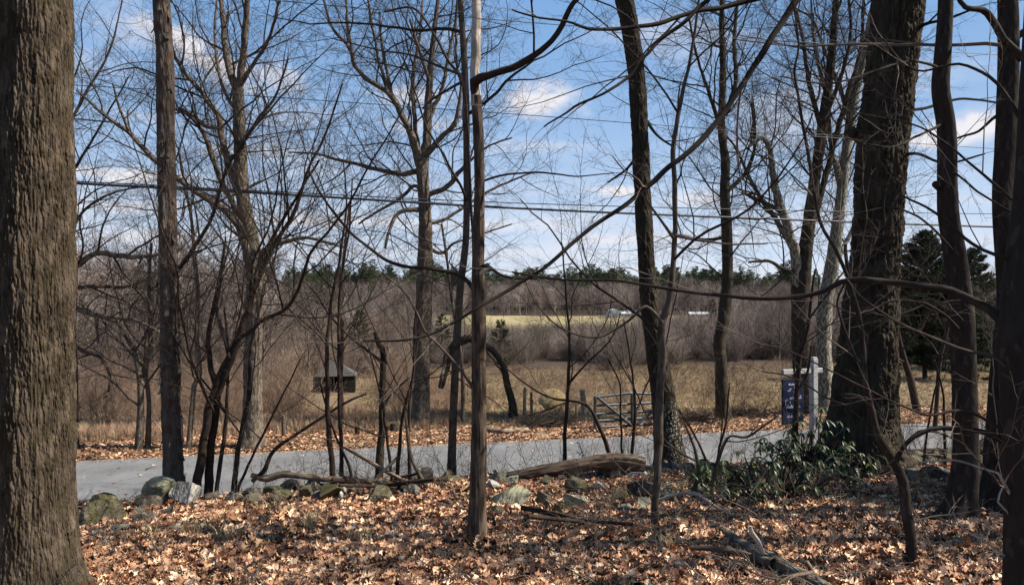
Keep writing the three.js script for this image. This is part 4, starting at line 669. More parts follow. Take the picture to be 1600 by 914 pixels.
{ // broken black stub
  const z = nearHit(594, 752), b = P(594, 752, z), T = new Tree('broken_stub', 'broken black tree stub standing beside the lane', 'tree stub', b, null, { bark: M.oakDark, seed: 123, step: .5, minR: .004, spraySize: [.3, .6] });
  T.limb([[592, 765, 16], [592, 745, 13], [595, 690, 12], [597, 632, 11], [598, 557, 10], [592, 535, 9], [586, 519, 6]], z, { name: 'trunk', jit: 0, fork: .25, wob: .2 });
  T.limb([[597, 640, 5], [612, 615, 3], [640, 590, 2]], z, { fork: .4 });
  T.done();
}
// woods outside the frame on the sunny side: their bare crowns throw the broken shade across the bank
for (const [label, x, z, w, seed] of [['bare tree outside the frame right, nearest the camera', 9.2, 4.2, .34, 131], ['bare tree outside the frame right, level with the fallen limb', 10.8, 6.9, .42, 133], ['bare tree outside the frame right, behind the stone wall', 14.5, 10.0, .4, 135], ['bare tree farthest outside the frame right', 16.5, 8.2, .5, 137]]) {
  const b = onGround(x, z), T = new Tree('outside_tree', label, 'tree', b, 'trees outside the frame', { bark: M.beech, seed, step: .5 });
  const [p, r] = T.stem([b.clone().add(V(0, -.2, 0)), b.clone().add(V(.05, 2, .1)), b.clone().add(V(-.1, 4.5, 0)), b.clone().add(V(.15, 7, .1))], [w / 2 * 1.2, w / 2, w / 2 * .9, w / 2 * .75], 'trunk');
  T.fork(p, r, .35, 1, 0, .6); T.crown(p[p.length - 1], UP.clone(), w * .36, 7, 9); T.done();
}
// young trees standing in the brush beyond the meadow: one built, the rest copies
{
  const rng = RNG(151), spots = [[140, 44], [178, 58], [250, 50], [330, 47], [352, 64], [430, 56], [455, 70], [480, 48], [604, 62], [636, 74], [700, 82], [846, 84], [905, 92], [955, 80], [1000, 88], [1075, 86], [1165, 80], [1205, 92], [1218, 70], [1540, 60], [1585, 48], [1420, 74]];
  const labels = ['pale thin leafless tree in the brush between left oak and shaggy trunk', 'leafless young tree in the thicket left of the old shed', 'leafless young tree in the thicket behind the arched trunk', 'leafless young tree in the hedgerow right of the leaning trunk', 'leafless young tree behind the smooth trunks at right'];
  let proto; const b = V(0, 0, 0);
  spots.forEach(([px, z], i) => {
    let r;
    if (!proto) {
      const T = new Tree('young_tree', '', 'tree', b, '', { bark: M.tan, twig: M.twigGrey, seed: 153, step: .3, ratio: 120 });
      const [p, rr] = T.stem([V(0, -.2, 0), V(.05, 1.2, 0), V(-.08, 2.6, .1), V(.12, 4.2, 0), V(.0, 5.6, .1), V(.05, 6.6, 0)], [.075, .065, .055, .042, .026, .012], 'trunk'); T.fork(p, rr, .2, 1, 0, 1.1); proto = r = T.done();
    } else { r = proto.clone(); r.name = numbered('young_tree'); scene.add(r); }
    r.position.copy(onGround(px2x(px, z), z)); r.rotation.y = rng() * 6.28; const s = rng.r(.65, 1.15); r.scale.set(s, s, s);
    const k = px < 260 ? 0 : px < 560 ? 1 : px < 860 ? 2 : px < 1230 ? 3 : 4; tag(r, labels[k], 'tree', ['young trees left of the shaggy trunk', 'young trees in the thicket by the shed', 'young trees behind the arched trunk', 'young trees of the hedgerow', 'young trees behind the smooth trunks'][k]);
  });
}
// ---------------------------------------------------------------- stones
const sTex = (base, alt, pat, amt, seed) => { const m = new THREE.MeshPhysicalMaterial({ specularIntensity: .3, map: makeTex(256, 256, (u, v) => { const n = .5 + fbm(u * 6, v * 6, 4, 6, 6, seed), g = pn(u * 70, v * 70, 70, 70, seed + 5); return mix3(mix3(base, alt, Math.min(1, Math.max(0, n + g * .35))), pat, ss(.55 - amt, .7 - amt, .5 + fbm(u * 5, v * 5, 5, 5, 5, seed + 9) * .8) * .85); }, true, .8, .8), bumpMap: GBUMP, bumpScale: .03, roughness: .95 }); return m; };
M.stoneGrey = sTex([.13, .115, .095], [.26, .235, .20], [.32, .30, .26], .0, 301);
M.stoneMoss = sTex([.055, .044, .03], [.125, .103, .072], [.065, .06, .022], .08, 311);
M.stoneLichen = sTex([.11, .10, .07], [.22, .20, .145], [.25, .245, .155], .06, 321);
M.stoneDark = sTex([.035, .028, .021], [.085, .07, .053], [.13, .115, .085], -.04, 331);
M.stoneWhite = sTex([.55, .54, .52], [.7, .69, .66], [.4, .39, .36], -.05, 341);
function rockGeo(seed, sx, sy, sz, cuts = 11) {
  const rng = RNG(seed), g0 = new THREE.IcosahedronGeometry(1, 4); g0.deleteAttribute('normal'); g0.deleteAttribute('uv'); const g = mergeVertices(g0, 1e-4), p = g.attributes.position, v = V();
  const pl = []; for (let i = 0; i < cuts; i++) pl.push([V(rng.n(), rng.n(), rng.n()).normalize(), rng.r(.32, .74)]);
  for (let i = 0; i < p.count; i++) {
    v.fromBufferAttribute(p, i); for (const [n, d] of pl) { const k = v.dot(n) - d; if (k > 0) v.addScaledVector(n, -k * .98); }
    v.multiplyScalar(1 + .07 * fbm(v.x * 1.6 + seed, v.y * 1.6 + v.z * 1.3, 3) + .02 * pn(v.x * 7 + seed, v.z * 7 + v.y * 5)); p.setXYZ(i, v.x * sx, v.y * sy, v.z * sz);
  }
  const c = toCreasedNormals(g, .26), q = c.attributes.position, uv = []; for (let i = 0; i < q.count; i++) uv.push(q.getX(i) + q.getZ(i) * .4 + seed * .37, q.getY(i) + q.getZ(i) * .6);
  c.setAttribute('uv', new THREE.Float32BufferAttribute(uv, 2)); return c;
}
const STONEM = [M.stoneGrey, M.stoneMoss, M.stoneMoss, M.stoneLichen, M.stoneDark, M.stoneDark];
{
  const b = onGround(0, 11.2), wall = thing('stone_wall', 'tumbled mossy fieldstone wall running along the top of the bank', 'stone wall', b), rng = RNG(401);
  const put = (x, z, w, h, up, mat, yaw) => { const m = part('stone', rockGeo(rng.i(9999), w / 2, h / 2, w * rng.r(.35, .5), 12), mat, wall); const q = onGround(x, z, up); m.position.copy(q).sub(b); m.rotation.set(rng.n() * .2, yaw ?? rng() * 6.28, rng.n() * .2); };
  for (const [px, py, w, h, mat] of [[170, 795, 74, 44, M.stoneMoss], [130, 800, 34, 20, M.stoneDark], [228, 812, 44, 22, M.stoneDark], [262, 793, 44, 26, M.stoneDark], [190, 828, 34, 16, M.stoneLichen], [150, 838, 30, 18, M.stoneDark], [285, 822, 46, 14, M.stoneLichen], [395, 762, 36, 24, M.stoneDark], [440, 764, 40, 22, M.stoneMoss], [478, 756, 38, 26, M.stoneMoss], [513, 772, 44, 36, M.stoneMoss], [537, 764, 22, 20, M.stoneGrey], [552, 770, 26, 22, M.stoneDark], [590, 776, 52, 30, M.stoneMoss], [533, 778, 18, 16, M.stoneGrey], [640, 770, 34, 20, M.stoneDark],
    [795, 782, 74, 30, M.stoneLichen], [772, 760, 36, 20, M.stoneGrey], [850, 782, 38, 26, M.stoneMoss], [900, 784, 50, 32, M.stoneLichen], [880, 796, 44, 24, M.stoneMoss], [908, 762, 46, 24, M.stoneMoss], [938, 764, 30, 22, M.stoneGrey], [966, 776, 42, 26, M.stoneMoss], [1002, 770, 62, 28, M.stoneDark], [1008, 790, 40, 26, M.stoneLichen], [984, 798, 40, 14, M.stoneLichen], [1000, 745, 52, 14, M.stoneGrey], [770, 800, 38, 22, M.stoneMoss], [1050, 780, 44, 28, M.stoneDark], [1095, 765, 40, 24, M.stoneMoss],
    [1362, 712, 34, 26, M.stoneGrey], [1424, 722, 50, 26, M.stoneMoss], [1440, 742, 66, 28, M.stoneDark], [1475, 742, 60, 30, M.stoneDark], [1425, 752, 34, 24, M.stoneDark], [1405, 740, 34, 20, M.stoneMoss], [1470, 716, 50, 20, M.stoneMoss], [1535, 730, 44, 22, M.stoneMoss], [1530, 752, 34, 22, M.stoneLichen], [1585, 735, 50, 30, M.stoneDark], [1300, 742, 44, 26, M.stoneMoss], [1250, 748, 44, 26, M.stoneDark]]) {
    const z = Math.min(hit(px, py + h * .3), (11.3 + .001 * (px - 800)) / (1 - .22 * (px - 800) / F)), x = px2x(px, z); put(x, z, w * z / F * 1.15, h * z / F * 1.45, h * z / F * .3, mat);
  }
  for (let i = 0; i < 200; i++) { const s = rng.r(-8.6, 10), d = -10.8 + rng.n() * .5, x = s * .9766 - d * .2148, z = 22.5 + s * .2148 + d * .9766; const w = rng.r(.16, .5); if (800 + F * x / z > 235 && 800 + F * x / z < 320) continue; put(x, z, w, w * rng.r(.5, .9), w * rng.r(-.02, .22), STONEM[1 + rng.i(5)]); }
  const boulder = (label, px, py, w, h, mat, seed, up) => { const z = px < 400 ? Math.min(10.5, hit(px, py)) : hit(px, py), m = shade(new THREE.Mesh(rockGeo(seed, w * z / F / 2, h * z / F / 2, w * z / F * .42, 11), mat)); m.name = numbered('boulder'); m.position.copy(onGround(px2x(px, z), z, up)); scene.add(m); tag(m, label, 'boulder'); };
  boulder('yellowish lichen spotted boulder propped left at the foot of the shaggy trunk', 250, 784, 58, 58, M.stoneLichen, 5, .2);
  boulder('pale grey flat topped boulder beside the yellowish one', 289, 790, 66, 52, M.stoneGrey, 12, .17);
  boulder('small pale stone half buried at the bottom edge, left of the fallen limb', 1085, 918, 42, 24, M.stoneGrey, 14, .02);
  boulder('small white stone on the far verge beside the arched trunk', 796, 659, 13, 10, M.stoneWhite, 21, .05);
}
// ---------------------------------------------------------------- logs and fallen wood
function fallen(name, label, poly, up, mat, o = {}) {                  // [x, y, width] rows; lies on the ground unless given a depth
  const rng = RNG(o.seed ?? 1), pts = [], rad = []; poly.forEach(([x, y, w, zz]) => { const z = zz ?? o.z ?? hit(x, y + w * .5), q = P(x, y, z); pts.push(q); rad.push(w / 2 * z / F); });
  const g = thing(name, label, o.cat ?? 'log', pts[0].clone(), o.group), gb = new GB(pts[0]);
  const [sp, sr] = smooth(pts, rad, o.res ?? .06), ph = rng() * 40, tile = mat.userData.tile;
  tube(gb, sp, sr, o.sides ?? 20, { tile, cap0: true, cap1: true, disp: (a, s, k, r) => r * (.10 * pn(s * 2.2 + ph, a * 6, 4096, 6) + .07 * pn(s * 9 + ph, a * 12, 4096, 12) + (o.rag ?? .10) * (mat.userData.Hf(((a * k) % 1 + 1) % 1, ((s / tile[1]) % 1 + 1) % 1) - .5)) });
  const geo = gb.geo(); geo.computeVertexNormals(); part(o.part ?? 'trunk', geo, mat, g);
  for (const [pl, m] of o.subs ?? []) { const gb2 = new GB(pts[0]), p2 = [], r2 = []; pl.forEach(([x, y, w, zz]) => { const z = zz ?? o.z ?? hit(x, y + w * .5); p2.push(P(x, y, z)); r2.push(w / 2 * z / F); }); const [a, b] = smooth(p2, r2, .05); tube(gb2, a, b, 10, { tile: (m ?? mat).userData.tile, cap1: true, disp: (q, s, k, r) => r * .25 * pn(s * 5 + ph, q * 5, 4096, 5) }); part('branch', gb2.geo(), m ?? mat, g); }
  return g;
}
fallen('fallen_log', 'hollow weathered brown log lying on the stone wall', [[764, 749, 10, 11.3], [800, 744, 15, 11.3], [840, 737, 18, 11.35], [880, 731, 20, 11.4], [925, 724, 23, 11.45], [960, 721, 26, 11.5], [985, 724, 30, 11.5], [1006, 729, 27, 11.5]], 0, M.deadDark, { seed: 3, rag: .4, sides: 40, res: .03 });
fallen('fallen_log', 'pale end of a second log emerging right of the hollow one', [[1000, 733, 15, 11.75], [1040, 739, 15, 11.8], [1085, 742, 14, 11.9], [1130, 745, 11, 12], [1165, 747, 9, 12.1]], 0, M.dead, { seed: 5, rag: .3 });
fallen('fallen_log', 'long thin curved dead log resting on the left stones', [[392, 742, 8, 11], [415, 748, 11, 11], [440, 741, 11, 11], [470, 743, 11, 10.95], [505, 748, 10, 10.95], [545, 751, 10, 10.9], [585, 753, 8, 10.9], [612, 756, 6, 10.9]], 0, M.dead, { seed: 7, subs: [[[[394, 752, 7, 11], [412, 735, 7, 11], [420, 715, 6, 11.05], [432, 700, 6, 11.1], [465, 677, 5, 11.2], [500, 654, 4.5, 11.3], [540, 629, 4, 11.4], [572, 615, 3.4, 11.5]], M.brown]] });
fallen('fallen_pole', 'tan broken pole slanting down right towards the central trunk', [[538, 699, 5, 11.6], [570, 717, 6, 11.4], [600, 735, 6, 11.2], [636, 754, 6, 11]], 0, M.dead, { seed: 9, cat: 'pole' });
fallen('fallen_pole', 'dark stick crossing the tan pole the other way', [[624, 712, 5, 11.2], [605, 730, 5, 11.1], [585, 752, 5, 10.9], [562, 790, 4, 10.2]], 0, M.grey, { seed: 11, cat: 'pole' });
fallen('fallen_pole', 'grey stick lying left of the central trunk foot', [[640, 770, 8], [680, 788, 9], [710, 795, 9], [738, 800, 9]], 0, M.grey, { seed: 13, cat: 'pole' });
fallen('fallen_limb', 'thick broken lichen spotted limb lying at the bottom right', [[1112, 818, 12], [1130, 830, 15], [1150, 845, 17], [1178, 862, 21], [1205, 876, 25], [1235, 893, 27], [1265, 908, 27], [1300, 930, 27]], 0, M.tan, { seed: 15, cat: 'fallen limb', sides: 26, subs: [[[[1210, 880, 15, 6.3], [1180, 872, 13, 6.5], [1150, 863, 11, 6.65], [1110, 857, 9, 6.75], [1080, 856, 6, 6.8]]], [[[1192, 866, 9, 6.5], [1184, 845, 8, 6.5], [1175, 832, 8, 6.5], [1173, 822, 6, 6.5]], M.pale], [[[1272, 902, 9, 6], [1266, 886, 8, 5.95], [1260, 877, 8, 5.95]], M.dead], [[[1270, 895, 7, 5.9], [1240, 900, 7, 5.85], [1222, 910, 6, 5.8], [1205, 920, 5, 5.75]], M.dead]] });
fallen('fallen_stick', 'pale crooked stick arching over the leaves left of the bush', [[1030, 782, 5, 8.9], [1055, 773, 5.5, 8.8], [1085, 771, 6, 8.7], [1105, 782, 6, 8.6], [1125, 796, 5, 8.5], [1138, 798, 5, 8.4], [1144, 812, 4, 8.35], [1146, 826, 3, 8.3]], 0, M.pale, { seed: 17, cat: 'stick', sides: 8 });
fallen('fallen_stick', 'thin grey stick reaching from the bottom edge to the central trunk', [[770, 868, 3], [762, 880, 4], [745, 890, 5], [725, 893, 5], [690, 884, 4]], 0, M.pale, { seed: 19, cat: 'stick', sides: 8 });
fallen('fallen_stick', 'brown stick lying left of the fallen limb', [[920, 848, 7], [960, 856, 7], [1000, 864, 6]], 0, M.dead, { seed: 21, cat: 'stick', sides: 8 });
fallen('fallen_stick', 'slim forked stick on the leaves below the twisting grey sapling', [[1030, 835, 4], [1060, 842, 4], [1090, 850, 4], [1118, 872, 3]], 0, M.grey, { seed: 23, cat: 'stick', sides: 8, subs: [[[[1060, 842, 4], [1068, 865, 3], [1080, 892, 3]]]] });
fallen('fallen_stick', 'white split stick by the foot of the left oak', [[122, 845, 9], [135, 836, 9], [148, 828, 7]], 0, M.pale, { seed: 25, cat: 'stick', sides: 8 });
fallen('fallen_log', 'dark log on the far verge beneath the arched trunk', [[762, 673, 7], [790, 674, 9], [825, 672, 8]], 0, M.dead, { seed: 27 });
fallen('fallen_log', 'brown log on the far verge left of the slim central trunks', [[606, 664, 8], [640, 661, 8], [680, 662, 7]], 0, M.dead, { seed: 29 });
fallen('fallen_log', 'mossy log lying behind the right stones', [[1395, 708, 12], [1430, 708, 14], [1475, 706, 13], [1505, 705, 10]], 0, M.dead, { seed: 31 });
fallen('root_plate', 'upturned reddish brown roots behind the bent smooth trunk', [[1524, 712, 22], [1545, 704, 32], [1565, 700, 36], [1590, 700, 28]], 0, M.red, { seed: 33, rag: .6, cat: 'roots' });
fallen('stump', 'short dark stump on the far verge below the shed', [[558, 678, 9, 24.4], [558, 672, 8, 24.4], [558, 666, 7.5, 24.4]], 0, M.oakDark, { seed: 35, cat: 'stump', part: 'stump' });
fallen('stump', 'wide rotten stump on the far verge right of the broken stub', [[616, 676, 16, 24.6], [616, 668, 14, 24.6], [615, 661, 12, 24.6]], 0, M.oakDark, { seed: 37, cat: 'stump', part: 'stump' });
{ // fine sticks among the leaves
  const rng = RNG(501), ms = [], root = new THREE.Group(); root.name = 'ground_twigs'; scene.add(root); tag(root, 'thin dead twigs lying among the fallen leaves', 'twigs', null, 'stuff');
  for (let i = 0; i < 620; i++) { const z = rng.r(5.6, 12.5), x = rng.r(-1, 1) * z * .75 + .6, a = rng() * 6.28; if (roadD(x, z) > -9.8) continue; ms.push(frame(onGround(x, z, .03), V(Math.cos(a), rng.r(-.05, .22), Math.sin(a)).normalize(), rng() * 6.28, rng.r(.25, .8) * (x > .3 ? 1.2 : .8))); }
  for (let k = 0; k < 3; k++) copies('twigs', THICK[k], k ? M.twigGrey : M.twigPale, ms.filter((_, i) => i % 3 === k), root);
  const br = new THREE.Group(); br.name = 'brambles'; scene.add(br); tag(br, 'thin leafless shoots and brambles between the wall and the lane', 'brambles', null, 'stuff');
  const sets = [[], [], []]; for (let i = 0; i < 520; i++) { const s = rng.r(-7, 10), d = rng.r(-11, -8), x = s * .9766 - d * .2148, z = 22.5 + s * .2148 + d * .9766, px = 800 + F * x / z; if (px < 360 && rng() < .85) continue; sets[i % 3].push(frame(onGround(x, z, -.02), V(rng.n() * .5, 1, rng.n() * .4).normalize(), rng() * 6.28, rng.r(.35, 1.0) * (px > 1000 ? 1.15 : 1))); }
  sets.forEach((m, k) => copies('shoots', SPARSE[k], k ? M.twig : M.twigGrey, m, br));
}
// a few grass tufts in the leaves
{ const rng = RNG(511); tag((() => { const r = new THREE.Group(); r.name = 'grass_tufts'; scene.add(r); const ms = []; for (const [px, py, n, sp] of [[490, 828, 9, .12], [300, 835, 9, .3], [330, 850, 6, .3], [560, 850, 5, .3], [1010, 860, 4, .3], [420, 800, 3, .2]]) { const z = hit(px, py); for (let i = 0; i < n; i++) { const x = px2x(px, z) + rng.n() * sp, zz = z + rng.n() * sp; ms.push(frame(onGround(x, zz), UP, rng() * 6.28, rng.r(.5, 1))); } } copies('blades', TUFT[0], flat(.36, .27, .15), ms, r); return r; })(), 'dry grass tufts poking through the leaf litter', 'grass', null, 'stuff'); }

// ---------------------------------------------------------------- gate, posts, hay, brush piles
M.metal = new THREE.MeshStandardMaterial({ color: new THREE.Color().setRGB(.032, .038, .045), roughness: .42, metalness: .2 });
M.postWood = barkMat('weathered post wood', H_WOOD, [.3, .9], [.15, .12, .095], [.30, .25, .20], [.10, .09, .07], .0, .008, 351);
M.postDark = barkMat('dark post wood', H_WOOD, [.3, .9], [.06, .045, .036], [.12, .09, .07], [.10, .09, .06], .0, .008, 361);
const bar = (a, b, r, parent, name, mat, o, sides = 10) => { const gb = new GB(o); tube(gb, [a, a.clone().lerp(b, .5), b], [r, r, r], sides, { cap0: true, cap1: true }); return part(name, gb.geo(), mat, parent); };
const GZ = 24.4;
{
  const L = P(930, 671, GZ), R = P(1046, 668, GZ + .9); L.y = ground(L.x, -L.z) + .06; R.y = ground(R.x, -R.z) + .10;
  const g = thing('metal_gate', 'grey tubular metal farm gate with V bracing across the lane', 'gate', L.clone()), H = 1.02, at = (u, v) => L.clone().lerp(R, u).add(V(0, v * H, 0)), tr = .045;
  for (const v of [0, .21, .43, .70]) bar(at(.005, v), at(.995, v - .02), tr, g, 'rail', M.metal, L);
  { const gb = new GB(L); tube(gb, [0, .2, .42, .5, .7, 1].map((u, i) => at(u, [.97, 1.0, 1.04, 1.04, .99, 1.0][i])), [tr, tr, tr, tr, tr, tr], 10, { cap0: true, cap1: true }); part('rail', gb.geo(), M.metal, g); }
  bar(at(0, -.02), at(0, 1), tr * 1.15, g, 'upright', M.metal, L); bar(at(1, -.02), at(1, 1), tr * 1.15, g, 'upright', M.metal, L);
  bar(at(.49, -.03).add(V(0, 0, .05)), at(.485, 1.02).add(V(0, 0, .05)), tr * 1.2, g, 'upright', M.metal, L); bar(at(.525, -.03).add(V(0, 0, .05)), at(.515, 1.02).add(V(0, 0, .05)), tr * .8, g, 'upright', M.metal, L);
  bar(at(.035, .96).add(V(0, 0, .05)), at(.475, .0).add(V(0, 0, .05)), tr * 1.1, g, 'brace', M.metal, L); bar(at(.97, .80).add(V(0, 0, .05)), at(.56, .02).add(V(0, 0, .05)), tr * 1.1, g, 'brace', M.metal, L);
}
function post(label, px, yTop, yBot, w, mat, lean = 0, seed = 1) {
  const z = hit(px, yBot), b = P(px, yBot, z), t = P(px + lean, yTop, z), g = thing('fence_post', label, 'fence post', b.clone()), gb = new GB(b), r = w / 2 * z / F, f = b.clone(); f.y -= .2;
  const [sp, sr] = smooth([f, b, b.clone().lerp(t, .5), t], [r * 1.1, r * 1.05, r, r * .94], .08); tube(gb, sp, sr, 12, { tile: mat.userData.tile, cap1: true, disp: (a, s, k, q) => q * .12 * pn(s * 3 + seed * 9, a * 5, 4096, 5) }); part('post', gb.geo(), mat, g); return g;
}
post('stout dark gate post right of the metal gate', 1052, 601, 667, 12, M.postDark, -1, 1);
post('grey round wooden post left of the metal gate', 914, 609, 656, 9, M.postWood, -4, 2);
post('thin grey split post left of the hay pile', 819, 606, 658, 5, M.postWood, 1, 3);
post('short dark stake between split post and hay pile', 831, 613, 659, 4, M.postDark, -1, 4);
post('lone dark post in the weeds left of the straight dark sapling', 443, 649, 684, 6, M.postDark, -1, 5);
post('low grey stake behind the brush pile left of gate', 900, 632, 660, 4, M.postWood, 1, 6);
{ // wire fence between the posts
  const g = thing('wire_fence', 'sagging barbed wire between the posts left of the gate', 'wire fence', onGround(.4, 25.6)), o = g.position;
  for (const [a, b, c] of [[632, 628, 630], [643, 640, 642]]) { const gb = new GB(o); tube(gb, smooth([P(819, a, 25.9), P(866, b + 4, 26), P(914, c, 26.1)], [.006, .006, .006], .2)[0], Array(60).fill(.006), 4); part('wire', gb.geo(), M.metal, g); }
}
M.hay = makeTex(256, 256, (u, v) => { const a = .55 + fbm(u * 24, v * 24, 3, 24, 24, 371) * .8; return [.52 * a + .08, .40 * a + .06, .22 * a + .03]; }, true, .5, .5);
M.hayMat = new THREE.MeshStandardMaterial({ map: M.hay, bumpMap: GBUMP, bumpScale: .06, roughness: 1 });
{ // hay pile
  const z = 26.6, b = P(864, 640, z), g = thing('hay_pile', 'round pile of pale tan hay behind the brush pile', 'hay pile', b); b.y = ground(b.x, z);
  const geo = rockGeo(61, .46, .36, .42, 4); geo.translate(0, .3, 0); part('heap', geo, M.hayMat, g);
  const rng = RNG(63), ms = []; for (let i = 0; i < 1300; i++) { const th = rng() * 6.28, ph = rng.r(.0, 1.7), d = V(Math.sin(ph) * Math.cos(th), Math.cos(ph), Math.sin(ph) * Math.sin(th)); ms.push(frame(V(d.x * .42, .28 + d.y * .34, d.z * .36), V(d.x + rng.n() * 1.4, d.y * .4 + rng.n() * .9 - .1, d.z + rng.n() * 1.2).normalize(), rng() * 6.28, rng.r(.35, .8))); }
  copies('straw', TUFT[1], flat(.62, .50, .29), ms, g);
}
function brushPile(label, px, py, w, h, n, seed, tone, z0) {
  const z = z0 ?? hit(px, py), b = P(px, py, z); b.y = ground(b.x, z); const g = thing('brush_pile', label, 'brush pile', b), rng = RNG(seed), sets = [[], []];
  for (let i = 0; i < n; i++) { const x = rng.n() * w * .6, a = rng() * 6.28, y = rng() * h * (1 - Math.min(.8, Math.abs(x) / w)); sets[i % 2].push(frame(V(x, y * .75, rng.n() * .5), V(Math.cos(a), rng.r(-.15, .5), Math.sin(a)).normalize(), rng() * 6.28, rng.r(.5, 1.1))); }
  sets.forEach((m, k) => copies('branches', z > 15 ? THICK[k] : k ? SPARSE[1] : SPRAYS[2], tone, m, g)); 
  for (let i = 0; i < 7; i++) { const a = rng() * 3.1, p = V(rng.n() * w * .4, rng.r(.05, h * .5), rng.n() * .4), d = V(Math.cos(a), rng.r(-.1, .3), Math.sin(a)).multiplyScalar(rng.r(.4, .9)); bar(p, p.clone().add(d), rng.r(.015, .035), g, 'stick', M.oakDark.name && M.brown, V(0, 0, 0), 6); }
}
brushPile('dark tangled brush pile in front of the hay', 872, 656, 1.0, .8, 90, 71, M.twig, 25.4);
brushPile('low heap of brown brush right of the gate post', 1090, 662, 1.2, .38, 70, 73, M.twig);
brushPile('low dark brush heap beside the kinked tree', 1165, 652, 1.5, .35, 80, 75, M.twig);
brushPile('dark pile of sticks at the foot of the broken stub', 596, 745, .38, .3, 26, 77, M.twig, 11);
brushPile('jumble of thin sticks on the leaves below the hollow log', 935, 830, .9, .22, 34, 79, M.twigGrey);

// ---------------------------------------------------------------- sign
{
  const z = 16.8, k = z / F, b = P(1272, 700, z); b.y = ground(b.x, z); const g = thing('hanging_sign', 'white post with cross arm and a hanging dark blue sign', 'sign', b);
  const wt = makeTex(128, 128, (u, v) => { const a = fbm(u * 3, v * 12, 4, 3, 12, 381), q = .30 + a * .1; return mix3([q, q, q * .98], [.2, .19, .16], ss(.2, .5, a)); }, true, .4, .4);
  const white = new THREE.MeshStandardMaterial({ map: wt, roughness: .7 });
  const box = (name, w, h, d, x, y, zz, m, r = .006) => { const s = new THREE.Shape(); s.moveTo(-w / 2 + r, -h / 2 + r); s.lineTo(w / 2 - r, -h / 2 + r); s.lineTo(w / 2 - r, h / 2 - r); s.lineTo(-w / 2 + r, h / 2 - r); s.closePath(); const e = new THREE.ExtrudeGeometry(s, { depth: d - 2 * r, bevelEnabled: true, bevelSize: r, bevelThickness: r, bevelSegments: 2 }); e.translate(x, y, zz - d / 2 + r); return part(name, e, m, g); };
  const Y = (py) => EY - (py - 457) * k - b.y, X = (px) => px2x(px, z) - b.x;
  const pw = .135; g.rotation.y = .38;
  const hTop = Y(560); box('post', pw, hTop + .1, pw, 0, hTop / 2 - .05, 0, white, .01);
  box('post_cap', pw * .8, .03, pw * .8, 0, hTop + .016, 0, white, .01);
  box('arm', 1.12, .105, .085, -.33, Y(579), 0, white, .008);
  // the board, with its worn pale lettering and emblem
  const cv = document.createElement('canvas'); cv.width = 256; cv.height = 512; const c = cv.getContext('2d'); c.fillStyle = '#0d1530'; c.fillRect(0, 0, 256, 512);
  const rng = RNG(601); for (let i = 0; i < 500; i++) { c.fillStyle = `rgba(${rng.i(60)},${rng.i(60)},${40 + rng.i(60)},.10)`; c.fillRect(rng() * 256, rng() * 512, rng() * 14, rng() * 4); }
  c.strokeStyle = 'rgba(200,205,215,.75)'; c.lineCap = 'round';
  const script = (x0, x1, y, h, lw) => { c.lineWidth = lw; c.beginPath(); let x = x0; c.moveTo(x, y); while (x < x1) { const w = h * rng.r(.28, .5), up = rng() < .3 ? h : h * .5; c.bezierCurveTo(x + w * .1, y - up * 1.1, x + w * .9, y - up * 1.1, x + w * .55, y - up * .1); c.quadraticCurveTo(x + w * .5, y + 3, x + w, y - h * .1); x += w; } c.stroke(); };
  script(70, 175, 62, 26, 4); c.lineWidth = 5; c.beginPath(); c.moveTo(60, 130); c.lineTo(100, 100); c.lineTo(92, 128); c.lineTo(60, 130); c.moveTo(140, 84); c.lineTo(146, 140); c.lineTo(130, 140); c.moveTo(146, 140); c.lineTo(166, 146); c.stroke();
  script(84, 220, 226, 44, 6); c.lineWidth = 5; c.beginPath(); c.moveTo(34, 232); c.lineTo(34, 300); c.moveTo(34, 234); c.lineTo(60, 228); c.moveTo(90, 250); c.lineTo(90, 276); c.stroke(); script(36, 216, 330, 40, 6); script(50, 200, 440, 36, 4);
  const bt = new THREE.CanvasTexture(cv); bt.colorSpace = THREE.SRGBColorSpace; bt.magFilter = THREE.LinearFilter; const W = .60, Hh = 1.0, cx = -.60, cy = Y(625);
  box('board', W, Hh, .035, cx, cy, 0, flat(.010, .013, .028, .9), .005);
  const f = new THREE.PlaneGeometry(W - .03, Hh - .03); f.translate(cx, cy, .0205); part('board_face', f, new THREE.MeshPhysicalMaterial({ map: bt, roughness: .8, specularIntensity: .25 }), g);
  for (const s of [-1, 1]) { const t = new THREE.TorusGeometry(.022, .005, 6, 14); t.translate(cx + s * W * .36, cy + Hh / 2 + .02, 0); part('hook', t, M.metal, g); }
}
